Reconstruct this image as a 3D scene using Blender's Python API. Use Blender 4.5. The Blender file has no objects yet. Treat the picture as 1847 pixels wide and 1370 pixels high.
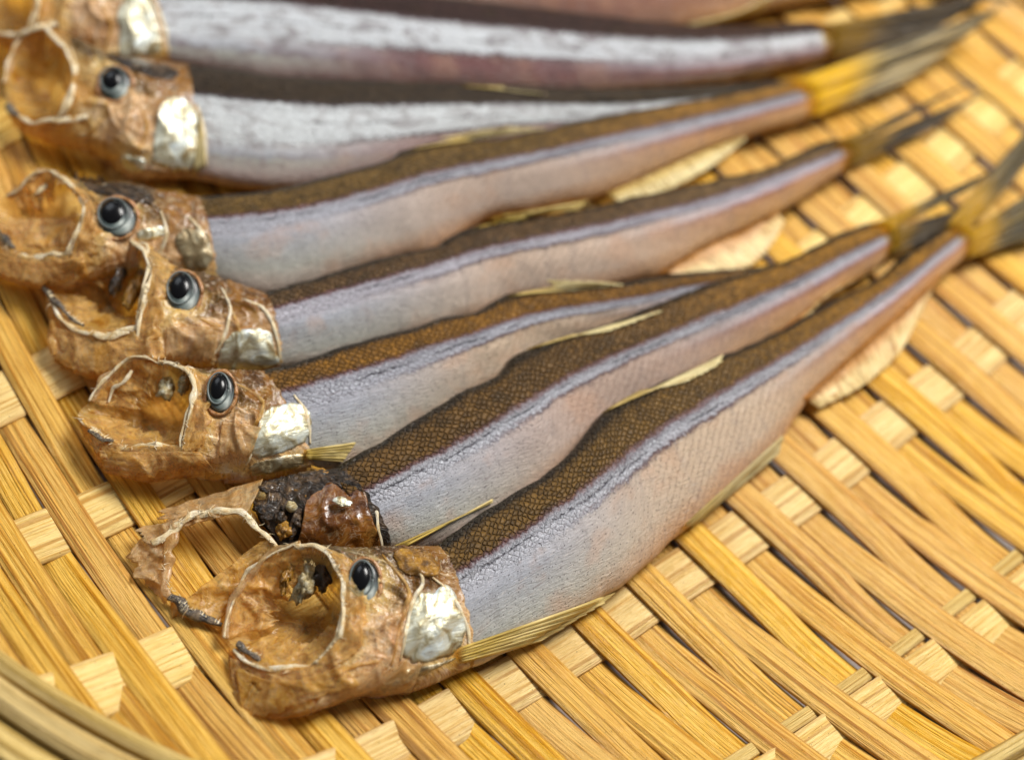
import bpy, math, random
import numpy as np
from mathutils import Vector, Matrix, noise
from mathutils.bvhtree import BVHTree

# ------------------------------------------------------------------ camera
SC = bpy.context.scene
FPX, PITCH, ROLL, DIST = 3000.0, math.radians(58), math.radians(15), 0.30
IW, IH = 1847.0, 1370.0
fw = np.array([0, math.cos(PITCH), -math.sin(PITCH)])
r0 = np.array([1.0, 0, 0])
u0 = np.cross(r0, fw)
rt = math.cos(ROLL) * r0 + math.sin(ROLL) * u0
up = -math.sin(ROLL) * r0 + math.cos(ROLL) * u0
CAM = -fw * DIST


def ray(x, y):
    return fw + ((x - IW / 2) / FPX) * rt - ((y - IH / 2) / FPX) * up


def W(x, y, z=0.0):
    """photo pixel -> world point at height z (mm)"""
    d = ray(x, y)
    t = (z / 1000.0 - CAM[2]) / d[2]
    return CAM + t * d


cam = bpy.data.cameras.new('camera')
cam.sensor_width = 36.0
cam.lens = 36.0 * FPX / IW
cam.clip_start, cam.clip_end = 0.01, 50
co = bpy.data.objects.new('camera', cam)
SC.collection.objects.link(co)
m = Matrix.Identity(4)
for k in range(3):
    m[k][0], m[k][1], m[k][2], m[k][3] = rt[k], up[k], -fw[k], CAM[k]
co.matrix_world = m
SC.camera = co
cam.dof.use_dof = True
cam.dof.focus_distance = 0.2705
cam.dof.aperture_fstop = 6.6

# ------------------------------------------------------------------ light
world = bpy.data.worlds.new('World')
SC.world = world
world.use_nodes = True
bg = world.node_tree.nodes['Background']
bg.inputs[0].default_value = (0.97, 0.98, 1.0, 1)
bg.inputs[1].default_value = 0.145


def area(name, loc, target, sx, sy, power, col):
    L = bpy.data.lights.new(name, 'AREA')
    L.shape = 'RECTANGLE'
    L.size, L.size_y = sx, sy
    L.energy = power
    L.color = col
    o = bpy.data.objects.new(name, L)
    SC.collection.objects.link(o)
    o.location = loc
    o.rotation_euler = (Vector(target) - Vector(loc)).to_track_quat('-Z', 'Y').to_euler()
    return o


area('ceiling_panel', (0.26, 0.34, 0.60), (0, 0.02, 0), 0.30, 0.22, 9.0, (1.0, 0.97, 0.92))
area('window_light', (-0.45, 0.35, 0.55), (0, 0.02, 0), 0.4, 0.4, 1.6, (0.86, 0.93, 1.0))

SC.render.engine = 'CYCLES'
SC.cycles.use_denoising = True
SC.cycles.max_bounces = 6
SC.cycles.transparent_max_bounces = 10
SC.cycles.use_adaptive_sampling = True
SC.cycles.adaptive_threshold = 0.02
SC.cycles.sample_clamp_indirect = 4
vs = SC.view_settings
vs.view_transform = 'Standard'
vs.look = 'None'
vs.exposure = 0.0
vs.gamma = 1.0
vs.use_curve_mapping = False

random.seed(4)
rnd = random.Random(11)


# ------------------------------------------------------------------ helpers
def srgb(r, g, b):
    def c(v):
        v /= 255.0
        return v / 12.92 if v <= 0.04045 else ((v + 0.055) / 1.055) ** 2.4
    return (c(r), c(g), c(b), 1.0)


def nz(x, y, z=0.0):
    return noise.noise(Vector((x, y, z)))


def mesh_obj(name, verts, faces, mat, parent=None, uv=None, uv2=None, smooth=True):
    me = bpy.data.meshes.new(name)
    verts = np.asarray(verts, float)
    me.from_pydata([tuple(v) for v in verts], [], [tuple(f) for f in faces])
    for nm, arr in (('uv', uv), ('mm', uv2)):
        if arr is not None:
            lay = me.uv_layers.new(name=nm)
            idx = np.empty(len(me.loops), np.int32)
            me.loops.foreach_get('vertex_index', idx)
            lay.data.foreach_set('uv', np.asarray(arr, np.float32)[idx].ravel())
    if smooth:
        me.polygons.foreach_set('use_smooth', [True] * len(me.polygons))
    me.materials.append(mat)
    o = bpy.data.objects.new(name, me)
    SC.collection.objects.link(o)
    if parent is not None:
        o.parent = parent
        root = parent
        off = Vector((0, 0, 0))
        while root is not None:
            off += root.location
            root = root.parent
        o.location = -off if parent.type == 'EMPTY' else Vector((0, 0, 0))
    return o


def empty(name, loc, label, cat, group=None):
    o = bpy.data.objects.new(name, None)
    o.empty_display_size = 0.01
    SC.collection.objects.link(o)
    o.location = loc
    o['label'] = label
    o['category'] = cat
    if group:
        o['group'] = group
    return o


def grid_faces(nr, nc, wrap=False, flip=False):
    F = []
    for i in range(nr - 1):
        for j in range(nc if wrap else nc - 1):
            a, b = i * nc + j, i * nc + (j + 1) % nc
            c, d = b + nc, a + nc
            F.append((a, d, c, b) if flip else (a, b, c, d))
    return F


def spline(pts, n):
    """Catmull-Rom through pts (k x d), n samples evenly spaced by length"""
    P = np.asarray(pts, float)
    if len(P) == 2:
        t = np.linspace(0, 1, n)[:, None]
        return P[0] * (1 - t) + P[1] * t
    Q = np.vstack([2 * P[0] - P[1], P, 2 * P[-1] - P[-2]])
    out = []
    for k in range(1, len(Q) - 2):
        p0, p1, p2, p3 = Q[k - 1], Q[k], Q[k + 1], Q[k + 2]
        for t in np.linspace(0, 1, 24, endpoint=False):
            out.append(0.5 * ((2 * p1) + (-p0 + p2) * t + (2 * p0 - 5 * p1 + 4 * p2 - p3) * t * t
                              + (-p0 + 3 * p1 - 3 * p2 + p3) * t ** 3))
    out.append(P[-1])
    out = np.array(out)
    L = np.r_[0, np.cumsum(np.linalg.norm(np.diff(out, axis=0), axis=1))]
    s = np.linspace(0, L[-1], n)
    return np.stack([np.interp(s, L, out[:, c]) for c in range(out.shape[1])], 1)


def sm(a, b, x):
    t = np.clip((x - a) / (b - a), 0, 1)
    return t * t * (3 - 2 * t)


# ------------------------------------------------------------------ node helper
class G:
    def __init__(self, name):
        self.mat = bpy.data.materials.new(name)
        self.mat.use_nodes = True
        self.t = self.mat.node_tree
        self.t.nodes.clear()
        self.out = self.t.nodes.new('ShaderNodeOutputMaterial')

    def put(self, sock, v):
        if v is None:
            return
        if isinstance(v, bpy.types.NodeSocket):
            self.t.links.new(v, sock)
        else:
            if hasattr(sock.default_value, '__len__') and not hasattr(v, '__len__'):
                v = (v,) * len(sock.default_value)
            sock.default_value = v

    def m(self, op, a, b=None, c=None, clamp=False):
        n = self.t.nodes.new('ShaderNodeMath')
        n.operation = op
        n.use_clamp = clamp
        for i, v in enumerate((a, b, c)):
            self.put(n.inputs[i], v)
        return n.outputs[0]

    def mix(self, f, a, b, mode='MIX'):
        n = self.t.nodes.new('ShaderNodeMix')
        n.data_type = 'RGBA'
        n.blend_type = mode
        self.put(n.inputs[0], f)
        self.put(n.inputs[6], a)
        self.put(n.inputs[7], b)
        return n.outputs[2]

    def ramp(self, f, stops, interp='LINEAR'):
        n = self.t.nodes.new('ShaderNodeValToRGB')
        cr = n.color_ramp
        cr.interpolation = interp
        while len(cr.elements) > 1:
            cr.elements.remove(cr.elements[0])
        cr.elements[0].position = stops[0][0]
        cr.elements[0].color = stops[0][1]
        for p, c in stops[1:]:
            e = cr.elements.new(p)
            e.color = c
        self.put(n.inputs[0], f)
        return n.outputs[0]

    def mr(self, v, a, b, c=0.0, d=1.0, smooth=True):
        n = self.t.nodes.new('ShaderNodeMapRange')
        n.interpolation_type = 'SMOOTHSTEP' if smooth else 'LINEAR'
        for i, x in enumerate((v, a, b, c, d)):
            self.put(n.inputs[i], x)
        return n.outputs[0]

    def uv(self, name):
        n = self.t.nodes.new('ShaderNodeUVMap')
        n.uv_map = name
        return n.outputs[0]

    def sep(self, v):
        n = self.t.nodes.new('ShaderNodeSeparateXYZ')
        self.put(n.inputs[0], v)
        return n.outputs

    def comb(self, x, y, z=0.0):
        n = self.t.nodes.new('ShaderNodeCombineXYZ')
        for i, v in enumerate((x, y, z)):
            self.put(n.inputs[i], v)
        return n.outputs[0]

    def mapv(self, v, scale=(1, 1, 1), rot=(0, 0, 0), loc=(0, 0, 0)):
        n = self.t.nodes.new('ShaderNodeMapping')
        self.put(n.inputs[0], v)
        n.inputs[1].default_value = loc
        n.inputs[2].default_value = rot
        n.inputs[3].default_value = scale
        return n.outputs[0]

    def noise(self, v, scale, detail=3, rough=0.55, dist=0.0, dim='3D'):
        n = self.t.nodes.new('ShaderNodeTexNoise')
        n.noise_dimensions = dim
        self.put(n.inputs['Vector'], v)
        n.inputs['Scale'].default_value = scale
        n.inputs['Detail'].default_value = detail
        n.inputs['Roughness'].default_value = rough
        n.inputs['Distortion'].default_value = dist
        return n.outputs[0]

    def vor(self, v, scale, feature='F1', rand=1.0):
        n = self.t.nodes.new('ShaderNodeTexVoronoi')
        n.voronoi_dimensions = '2D'
        n.feature = feature
        self.put(n.inputs['Vector'], v)
        n.inputs['Scale'].default_value = scale
        n.inputs['Randomness'].default_value = rand
        return n.outputs

    def coord(self, kind='Object'):
        return self.t.nodes.new('ShaderNodeTexCoord').outputs[kind]

    def objrand(self):
        return self.t.nodes.new('ShaderNodeObjectInfo').outputs['Random']

    def bump(self, h, strength=0.5, dist=0.0003, normal=None):
        n = self.t.nodes.new('ShaderNodeBump')
        n.inputs['Strength'].default_value = strength
        n.inputs['Distance'].default_value = dist
        self.put(n.inputs['Height'], h)
        if normal is not None:
            self.put(n.inputs['Normal'], normal)
        return n.outputs[0]

    def bsdf(self, **kw):
        n = self.t.nodes.new('ShaderNodeBsdfPrincipled')
        for k, v in kw.items():
            self.put(n.inputs[k.replace('_', ' ')], v)
        return n.outputs[0]

    def sh(self, typ, **kw):
        n = self.t.nodes.new(typ)
        for k, v in kw.items():
            self.put(n.inputs[k], v)
        return n.outputs[0]

    def mixs(self, f, a, b):
        n = self.t.nodes.new('ShaderNodeMixShader')
        self.put(n.inputs[0], f)
        self.put(n.inputs[1], a)
        self.put(n.inputs[2], b)
        return n.outputs[0]

    def done(self, s):
        self.t.links.new(s, self.out.inputs[0])
        return self.mat


# ------------------------------------------------------------------ bamboo materials
def bamboo(name, base, light, dark, line, fib=1.0, rough=0.36):
    """uv: x along the strip (cm), y across (0..1); every strip differs by its object random"""
    g = G(name)
    x, y, _ = g.sep(g.uv('uv'))
    rn = g.objrand()
    off = g.m('MULTIPLY', rn, 37.0)
    vec = g.comb(g.m('MULTIPLY', x, 0.028), g.m('ADD', y, off), off)
    vec2 = g.comb(g.m('MULTIPLY', x, 0.07), g.m('ADD', y, off), off)
    f1 = g.noise(vec, 9.0 * fib, 4, 0.65)
    f2 = g.noise(vec2, 30.0 * fib, 3, 0.6)
    f3 = g.noise(g.comb(g.m('MULTIPLY', x, 0.35), g.m('MULTIPLY', y, 0.8), off), 1.6, 3, 0.5)
    f4 = g.noise(g.comb(g.m('MULTIPLY', x, 0.022), g.m('ADD', y, off), off), 5.0 * fib, 2, 0.5)
    col = g.ramp(f1, [(0.34, dark), (0.46, base), (0.54, light), (0.66, base), (0.74, light)])
    col = g.mix(g.m('MULTIPLY', g.mr(f4, 0.52, 0.62), 0.6), col, light)
    ln = g.mr(f1, 0.42, 0.36)
    ln2 = g.mr(f2, 0.43, 0.36)
    ln3 = g.mr(f4, 0.40, 0.33)
    lines = g.m('MAXIMUM', g.m('MULTIPLY', ln, 0.6), g.m('MULTIPLY', ln2, 0.35))
    lines = g.m('MAXIMUM', lines, g.m('MULTIPLY', ln3, 0.7))
    # the split sides of a strip are darker and rougher than its middle
    ed = g.m('ABSOLUTE', g.m('SUBTRACT', y, 0.5))
    lines = g.m('MAXIMUM', lines, g.m('MULTIPLY', g.mr(g.m('ADD', ed, g.m('MULTIPLY', g.m('SUBTRACT', f2, 0.5), 0.25)), 0.40, 0.5), 0.55))
    col = g.mix(lines, col, line)
    col = g.mix(g.m('MULTIPLY', g.mr(f3, 0.48, 0.75), 0.35), col, dark)
    hs = g.t.nodes.new('ShaderNodeHueSaturation')
    g.put(hs.inputs['Hue'], g.m('ADD', 0.497, g.m('MULTIPLY', rn, 0.006)))
    g.put(hs.inputs['Saturation'], g.m('ADD', 0.95, g.m('MULTIPLY', rn, 0.10)))
    g.put(hs.inputs['Value'], g.m('ADD', 0.93, g.m('MULTIPLY', rn, 0.12)))
    g.put(hs.inputs['Color'], col)
    sp = g.vor(g.comb(x, g.m('ADD', y, off)), 2.3)[0]
    spk = g.mr(sp, 0.035, 0.015)
    col = g.mix(g.m('MULTIPLY', spk, 0.6), hs.outputs[0], srgb(70, 40, 15))
    h = g.m('ADD', g.m('MULTIPLY', f1, 1.0), g.m('ADD', g.m('MULTIPLY', f2, 0.5), g.m('MULTIPLY', f4, 1.2)))
    nrm = g.bump(h, 0.8, 0.0007)
    return g.done(g.bsdf(Base_Color=col, Roughness=g.mr(f1, 0.3, 0.7, rough + 0.1, rough - 0.05, False), Normal=nrm,
                         Specular_IOR_Level=0.35))


M_WARP = bamboo('bamboo_warp', srgb(204, 150, 54), srgb(224, 180, 90), srgb(182, 122, 30), srgb(148, 92, 16))
M_WEFT = bamboo('bamboo_weft', srgb(228, 190, 104), srgb(240, 210, 136), srgb(214, 168, 78), srgb(178, 124, 44), 1.6)
M_RIM = bamboo('bamboo_rim', srgb(200, 168, 98), srgb(220, 192, 126), srgb(168, 134, 66), srgb(128, 98, 40), 0.8)

g = G('table_top')
tc = g.coord()
tn = g.noise(tc, 60, 4)
M_TABLE = g.done(g.bsdf(Base_Color=g.ramp(tn, [(0.35, srgb(150, 132, 122)), (0.65, srgb(178, 162, 150))]), Roughness=0.5))

# ------------------------------------------------------------------ basket
WM = np.array([[37.2477, -29.1646], [48.5145, 57.5059], [28.2491, -18.5227], [2.2930, -0.6767],
               [-0.6618, 4.8238], [1.0727, 0.2229]]) / 1000.0
RIMC = np.array([-0.0093, 0.0634])
RIMR = 0.1508


def weave(i, j):
    I = (i + 12) / 12.0
    return np.array([1, I, j, I * j, I * I, j * j]) @ WM


def floor_z(p):
    r = math.hypot(p[0] - RIMC[0], p[1] - RIMC[1])
    t = max(0.0, (r - 0.112) / 0.040)
    return 0.0085 * t * t


def over(s, p=0.6):
    return math.copysign(abs(s) ** p, s)


basket = empty('bamboo_basket', (float(RIMC[0]), float(RIMC[1]), -0.0025),
               'round golden woven bamboo basket tray holding the row of dried fish', 'basket')


def ribbon(name, pts, width, thick, mat, parent, tilt=None, dome=0.12, jag=0.0):
    """flat bamboo strip along pts; width list (m)"""
    n = len(pts)
    P = np.asarray(pts)
    T = np.gradient(P, axis=0)
    T /= np.linalg.norm(T, axis=1)[:, None]
    prof = [(-1, 0.25), (-0.94, 0.85), (-0.5, 1.0), (0, 1.0), (0.5, 1.0), (0.94, 0.85), (1, 0.25), (1, -0.9), (-1, -0.9)]
    V, U = [], []
    L = np.r_[0, np.cumsum(np.linalg.norm(np.diff(P, axis=0), axis=1))]
    ph = rnd.uniform(0, 50)
    for k in range(n):
        side = np.cross(T[k], [0, 0, 1.0])
        side /= np.linalg.norm(side)
        if tilt is not None:
            side = side + np.array([0, 0, tilt[k]])
        nn = np.cross(side, T[k])
        nn /= np.linalg.norm(nn)
        w = width[k] / 2
        for a, (px_, pz_) in enumerate(prof):
            dz = pz_ * thick / 2 + (dome * thick * (1 - px_ * px_) if pz_ > 0 else 0)
            if 1 <= a <= 5:
                dz += thick * 0.10 * nz(a * 1.7 + ph, L[k] * 60, ph)
            V.append(P[k] + side * (px_ * w) + nn * dz)
            U.append((L[k] * 100, (px_ + 1) / 2))
    m_ = len(prof)
    F = grid_faces(n, m_, wrap=True, flip=True)
    F.append(tuple(range(m_)))
    F.append(tuple((n - 1) * m_ + k for k in range(m_ - 1, -1, -1)))
    o = mesh_obj(name, V, F, mat, parent, uv=U)
    me = o.data
    for p in me.polygons:
        if len(p.vertices) > 4:
            p.use_smooth = False
    return o


A_WARP, A_WEFT, TH = 0.00078, 0.00010, 0.00062
for i in range(-42, 30):
    P, Wd, Tl = [], [], []
    ph = rnd.uniform(0, 100)
    ws = rnd.uniform(0.955, 1.0)
    for j in np.arange(-9.0, 4.01, 0.06):
        dt = 0.045 * nz(ph, j * 0.8, 1.0)
        c = weave(i + dt, j)
        r = math.hypot(*(c - RIMC))
        if r > RIMR + 0.004:
            continue
        sp = np.linalg.norm(weave(i + 0.5, j) - weave(i - 0.5, j))
        s = math.cos(math.pi * (i + j))
        z = floor_z(c) - A_WARP * over(s) + 0.0002 * nz(ph, j * 1.3, 9)
        P.append((c[0], c[1], z))
        Wd.append(sp * ws * (1 + 0.03 * nz(ph, j * 0.7, 5) - 0.03 * max(0, s)))
        Tl.append(0.02 + 0.06 * nz(ph, j * 0.9, 20))
    if len(P) > 6:
        ribbon('bamboo_strip', P, Wd, TH, M_WARP, basket, Tl)

for j in range(-9, 4):
    if j == 1:
        lanes = [(-0.102, 0.0025, 0.00015), (0.052, 0.0074, -0.0001)]
    else:
        lanes = [(rnd.uniform(-0.02, 0.02), rnd.uniform(0.0088, 0.0102), 0.0)]
    for dj, wdt, dz in lanes:
        P, Wd = [], []
        ph = rnd.uniform(0, 100)
        for i in np.arange(-44.0, 32.01, 0.2):
            c = weave(i, j + dj + 0.02 * nz(ph, i * 0.2, 2))
            if math.hypot(*(c - RIMC)) > RIMR + 0.004:
                continue
            s = math.cos(math.pi * (i + j))
            P.append((c[0], c[1], floor_z(c) + A_WEFT * over(s) + dz))
            Wd.append(wdt * (1 + 0.05 * nz(ph, i * 0.3, 7)))
        if len(P) > 8:
            ribbon('cross_strip', P, Wd, TH, M_WEFT, basket, None, dome=0.05)

for rr, w_, zz, tl in ((0.1518, 0.0030, 0.0115, -0.25), (0.1558, 0.0046, 0.0120, 0.0), (0.1612, 0.0058, 0.0112, 0.25), (0.168, 0.007, 0.008, 0.6)):
    P, Wd = [], []
    ph = rnd.uniform(0, 100)
    for a in np.linspace(0, 2 * math.pi, 241):
        q = rr + 0.0005 * nz(ph, a * 3)
        P.append((RIMC[0] + q * math.cos(a), RIMC[1] + q * math.sin(a), zz + 0.0005 * nz(ph, a * 2, 4)))
        Wd.append(w_)
    ribbon('rim_strip', P, Wd, 0.0022, M_RIM, basket, [tl] * len(P), dome=0.25)

V = [(-0.9, -0.7, -0.0042), (0.9, -0.7, -0.0042), (0.9, 0.9, -0.0042), (-0.9, 0.9, -0.0042)]
tb = mesh_obj('table', V, [(0, 1, 2, 3)], M_TABLE, smooth=False)
tb['kind'] = 'structure'
tb['label'] = 'grey brown table top under the woven basket'


# ------------------------------------------------------------------ fish materials
def body_mat(name, brown=(96, 70, 28), gold=(136, 94, 24), silver=(188, 188, 196), belly=(200, 176, 150),
             belly_tail=(196, 142, 92), vb=0.31, purple=(92, 62, 64), wet=0.0, seed=0.0, silver_w=0.13, patch=0.0):
    g = G(name)
    u, v, _ = g.sep(g.uv('uv'))
    mm = g.mapv(g.uv('mm'), loc=(seed * 13.0, seed * 7.0, 0))
    mx, my, _ = g.sep(mm)
    n1 = g.noise(mm, 0.25, 3)
    n2 = g.noise(mm, 1.4, 3)
    nl = g.noise(g.mapv(mm, scale=(0.06, 0.6, 1)), 1.0, 3)
    vw = g.m('ADD', v, g.m('MULTIPLY', g.m('SUBTRACT', n1, 0.5), 0.07))
    vw = g.m('ADD', vw, g.m('MULTIPLY', g.m('SUBTRACT', n2, 0.5), 0.075))
    b = srgb(*brown)
    dk = srgb(42, 34, 22)
    pu = srgb(*purple)
    si = srgb(*silver)
    sg = srgb(*[int(c * 0.86) for c in silver])
    be = srgb(*belly)
    bt = srgb(*belly_tail)
    gy = srgb(162, 164, 172)
    s2 = vb + silver_w
    head = g.ramp(vw, [(0.0, dk), (0.05, dk), (0.10, b), (vb - 0.06, b), (vb - 0.02, pu), (vb + 0.02, sg), (vb + 0.08, si),
                       (s2, si), (s2 + 0.12, gy), (0.85, srgb(172, 170, 160)), (1.0, be)])
    mid = g.ramp(vw, [(0.0, dk), (0.04, dk), (0.09, b), (vb - 0.04, b), (vb, pu), (vb + 0.04, sg), (vb + 0.07, si),
                      (s2 - 0.03, si), (s2, pu), (s2 + 0.03, be), (0.8, be), (1.0, bt)])
    tail = g.ramp(vw, [(0.0, dk), (0.04, dk), (0.10, srgb(*gold)), (vb - 0.03, srgb(*gold)), (vb + 0.02, pu), (vb + 0.07, sg),
                       (vb + 0.14, si), (s2 + 0.10, srgb(196, 180, 188)), (s2 + 0.15, srgb(150, 92, 78)), (s2 + 0.22, bt), (1.0, srgb(210, 160, 92))])
    col = g.mix(g.mr(u, 0.10, 0.42), head, mid)
    col = g.mix(g.mr(u, 0.50, 0.85), col, tail)
    endm = g.mr(g.m('ADD', u, g.m('MULTIPLY', g.m('SUBTRACT', n2, 0.5), 0.05)), 0.955, 0.995)
    col = g.mix(g.m('MULTIPLY', endm, 0.75), col, srgb(176, 124, 30))
    # scales: a diamond net of cells
    dn = g.noise(mm, 0.55, 2)
    sv = g.mapv(g.comb(g.m('ADD', mx, g.m('MULTIPLY', dn, 1.3)), g.m('ADD', my, g.m('MULTIPLY', n1, 1.6))), scale=(1.0, 1.25, 1), rot=(0, 0, math.radians(45)))
    ve = g.vor(sv, 1.0, 'DISTANCE_TO_EDGE', 0.5)[0]
    vf = g.vor(sv, 1.0, 'F1', 0.5)
    cell = g.sep(vf[1])
    edge = g.mr(ve, 0.10, 0.0)
    dors = g.mr(vw, vb + 0.02, vb - 0.05)
    silm = g.m('MULTIPLY', g.mr(vw, vb - 0.01, vb + 0.04), g.mr(vw, s2 + 0.06, s2 - 0.02))
    bel = g.mr(vw, s2 - 0.02, s2 + 0.05)
    edge_k = g.m('MULTIPLY', g.m('ADD', g.m('MULTIPLY', dors, 0.75), g.m('MULTIPLY', silm, 0.40)), g.mr(n2, 0.30, 0.55, 0.35, 1.0))
    col = g.mix(g.m('MULTIPLY', edge, edge_k), col, srgb(48, 34, 26))
    var = g.m('MULTIPLY', g.m('SUBTRACT', cell[0], 0.5), g.m('ADD', 0.10, g.m('MULTIPLY', dors, 0.55)))
    col = g.mix(1.0, col, g.comb(g.m('ADD', 1.0, var), g.m('ADD', 1.0, var), g.m('ADD', 1.0, var)), 'MULTIPLY')
    # blotches of darker pigment over the back, worn pale fibre streaks on the belly
    col = g.mix(g.m('MULTIPLY', g.m('MULTIPLY', g.mr(n1, 0.52, 0.72), dors), 0.55), col, srgb(58, 44, 24))
    fs = g.noise(g.mapv(mm, scale=(0.28, 2.6, 1), rot=(0, 0, math.radians(-14))), 1.0, 4, 0.7)
    col = g.mix(g.m('MULTIPLY', g.mr(fs, 0.56, 0.72), g.m('MULTIPLY', bel, 0.5)), col, srgb(222, 210, 198))
    col = g.mix(g.m('MULTIPLY', g.mr(fs, 0.44, 0.30), g.m('MULTIPLY', g.m('ADD', bel, silm), 0.5)), col, srgb(118, 96, 92))
    # muscle segments and folds seen through the skin: uneven slanting bands
    sg_ = g.noise(g.mapv(mm, scale=(0.42, 0.13, 1), rot=(0, 0, math.radians(-18))), 1.0, 3, 0.6, 0.4)
    segm = g.m('MULTIPLY', g.mr(sg_, 0.52, 0.66), g.m('MULTIPLY', g.m('ADD', bel, g.m('MULTIPLY', silm, 0.7)), g.mr(n2, 0.30, 0.6)))
    col = g.mix(g.m('MULTIPLY', segm, 0.22), col, srgb(120, 112, 116))
    chev = g.m('SINE', g.m('ADD', g.m('MULTIPLY', mx, 3.8), g.m('ADD', g.m('MULTIPLY', my, 3.4), g.m('MULTIPLY', n1, 7.0))))
    chm = g.m('MULTIPLY', g.mr(chev, 0.35, 1.0), g.m('MULTIPLY', g.m('MULTIPLY', bel, g.mr(u, 0.22, 0.45)), g.mr(fs, 0.40, 0.55)))
    col = g.mix(g.m('MULTIPLY', chm, 0.38), col, srgb(128, 92, 84))
    tr = g.noise(mm, 0.12, 3)
    col = g.mix(g.m('MULTIPLY', g.m('MULTIPLY', g.mr(tr, 0.5, 0.7), bel), 0.35), col, srgb(196, 150, 118))
    # dark lateral line, broken up
    ll = g.mr(g.m('ABSOLUTE', g.m('SUBTRACT', vw, g.m('ADD', vb + silver_w * 0.55, g.m('MULTIPLY', g.m('SUBTRACT', u, 0.4), 0.06)))), 0.016, 0.005)
    ll = g.m('MULTIPLY', ll, g.mr(nl, 0.46, 0.58))
    col = g.mix(g.m('MULTIPLY', ll, 0.8), col, srgb(44, 40, 52))
    # pigment dots
    dot = g.vor(mm, 0.75, 'F1', 1.0)[0]
    col = g.mix(g.m('MULTIPLY', g.mr(dot, 0.10, 0.05), g.m('MULTIPLY', g.m('ADD', bel, silm), 0.75)), col, srgb(36, 30, 34))
    glint_n = g.noise(mm, 2.2, 3, 0.7)
    col = g.mix(g.m('MULTIPLY', g.m('MULTIPLY', g.mr(glint_n, 0.56, 0.66), silm), 0.7), col, srgb(236, 240, 246))  # near-white glints painted into the silver band's colour
    col = g.mix(g.m('MULTIPLY', g.m('MULTIPLY', g.mr(glint_n, 0.44, 0.34), silm), 0.5), col, srgb(96, 84, 96))
    if patch:
        pm = g.mr(g.noise(g.mapv(mm, scale=(0.16, 0.34, 1)), 1.0, 4, 0.6, 1.0), 0.47, 0.66)
        col = g.mix(g.m('MULTIPLY', g.m('MULTIPLY', g.mr(n2, 0.46, 0.62), g.m('ADD', g.m('MULTIPLY', bel, 0.12), silm)), 0.75), col, srgb(246, 250, 252))  # foil-like white glints painted on the flank, faintly on the belly
        col = g.mix(g.m('MULTIPLY', pm, g.m('MULTIPLY', g.m('ADD', bel, silm), patch)), col, srgb(92, 52, 52))
    crinkle = g.noise(g.mapv(mm, scale=(0.7, 3.0, 1), rot=(0, 0, math.radians(-10))), 1.0, 4, 0.75)
    h = g.m('ADD', g.m('MULTIPLY', g.mr(ve, 0.0, 0.25), g.m('ADD', g.m('MULTIPLY', silm, 0.35), g.m('MULTIPLY', dors, 0.9))),
            g.m('ADD', g.m('MULTIPLY', crinkle, g.m('ADD', 0.5, g.m('MULTIPLY', g.m('ADD', bel, silm), 1.1))), g.m('MULTIPLY', g.m('MULTIPLY', cell[1], silm), 0.9)))
    h = g.m('SUBTRACT', h, g.m('ADD', g.m('MULTIPLY', segm, 0.12), g.m('MULTIPLY', chm, 0.3)))
    h = g.m('SUBTRACT', h, g.m('MULTIPLY', ll, 0.8))
    nrm = g.bump(h, 0.9, 0.00038)
    rough = g.m('SUBTRACT', 0.46, g.m('MULTIPLY', silm, 0.10 + wet * 0.1))
    return g.done(g.bsdf(Base_Color=col, Roughness=rough, Metallic=g.m('MULTIPLY', silm, 0.25), Normal=nrm,
                         Specular_IOR_Level=g.m('SUBTRACT', 0.5, g.m('MULTIPLY', dors, 0.25)),
                         Coat_Weight=g.m('MULTIPLY', 0.16 + wet * 0.4, g.m('SUBTRACT', 1.0, g.m('MULTIPLY', dors, 0.85))), Coat_Roughness=0.28, Coat_Normal=nrm))


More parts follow.
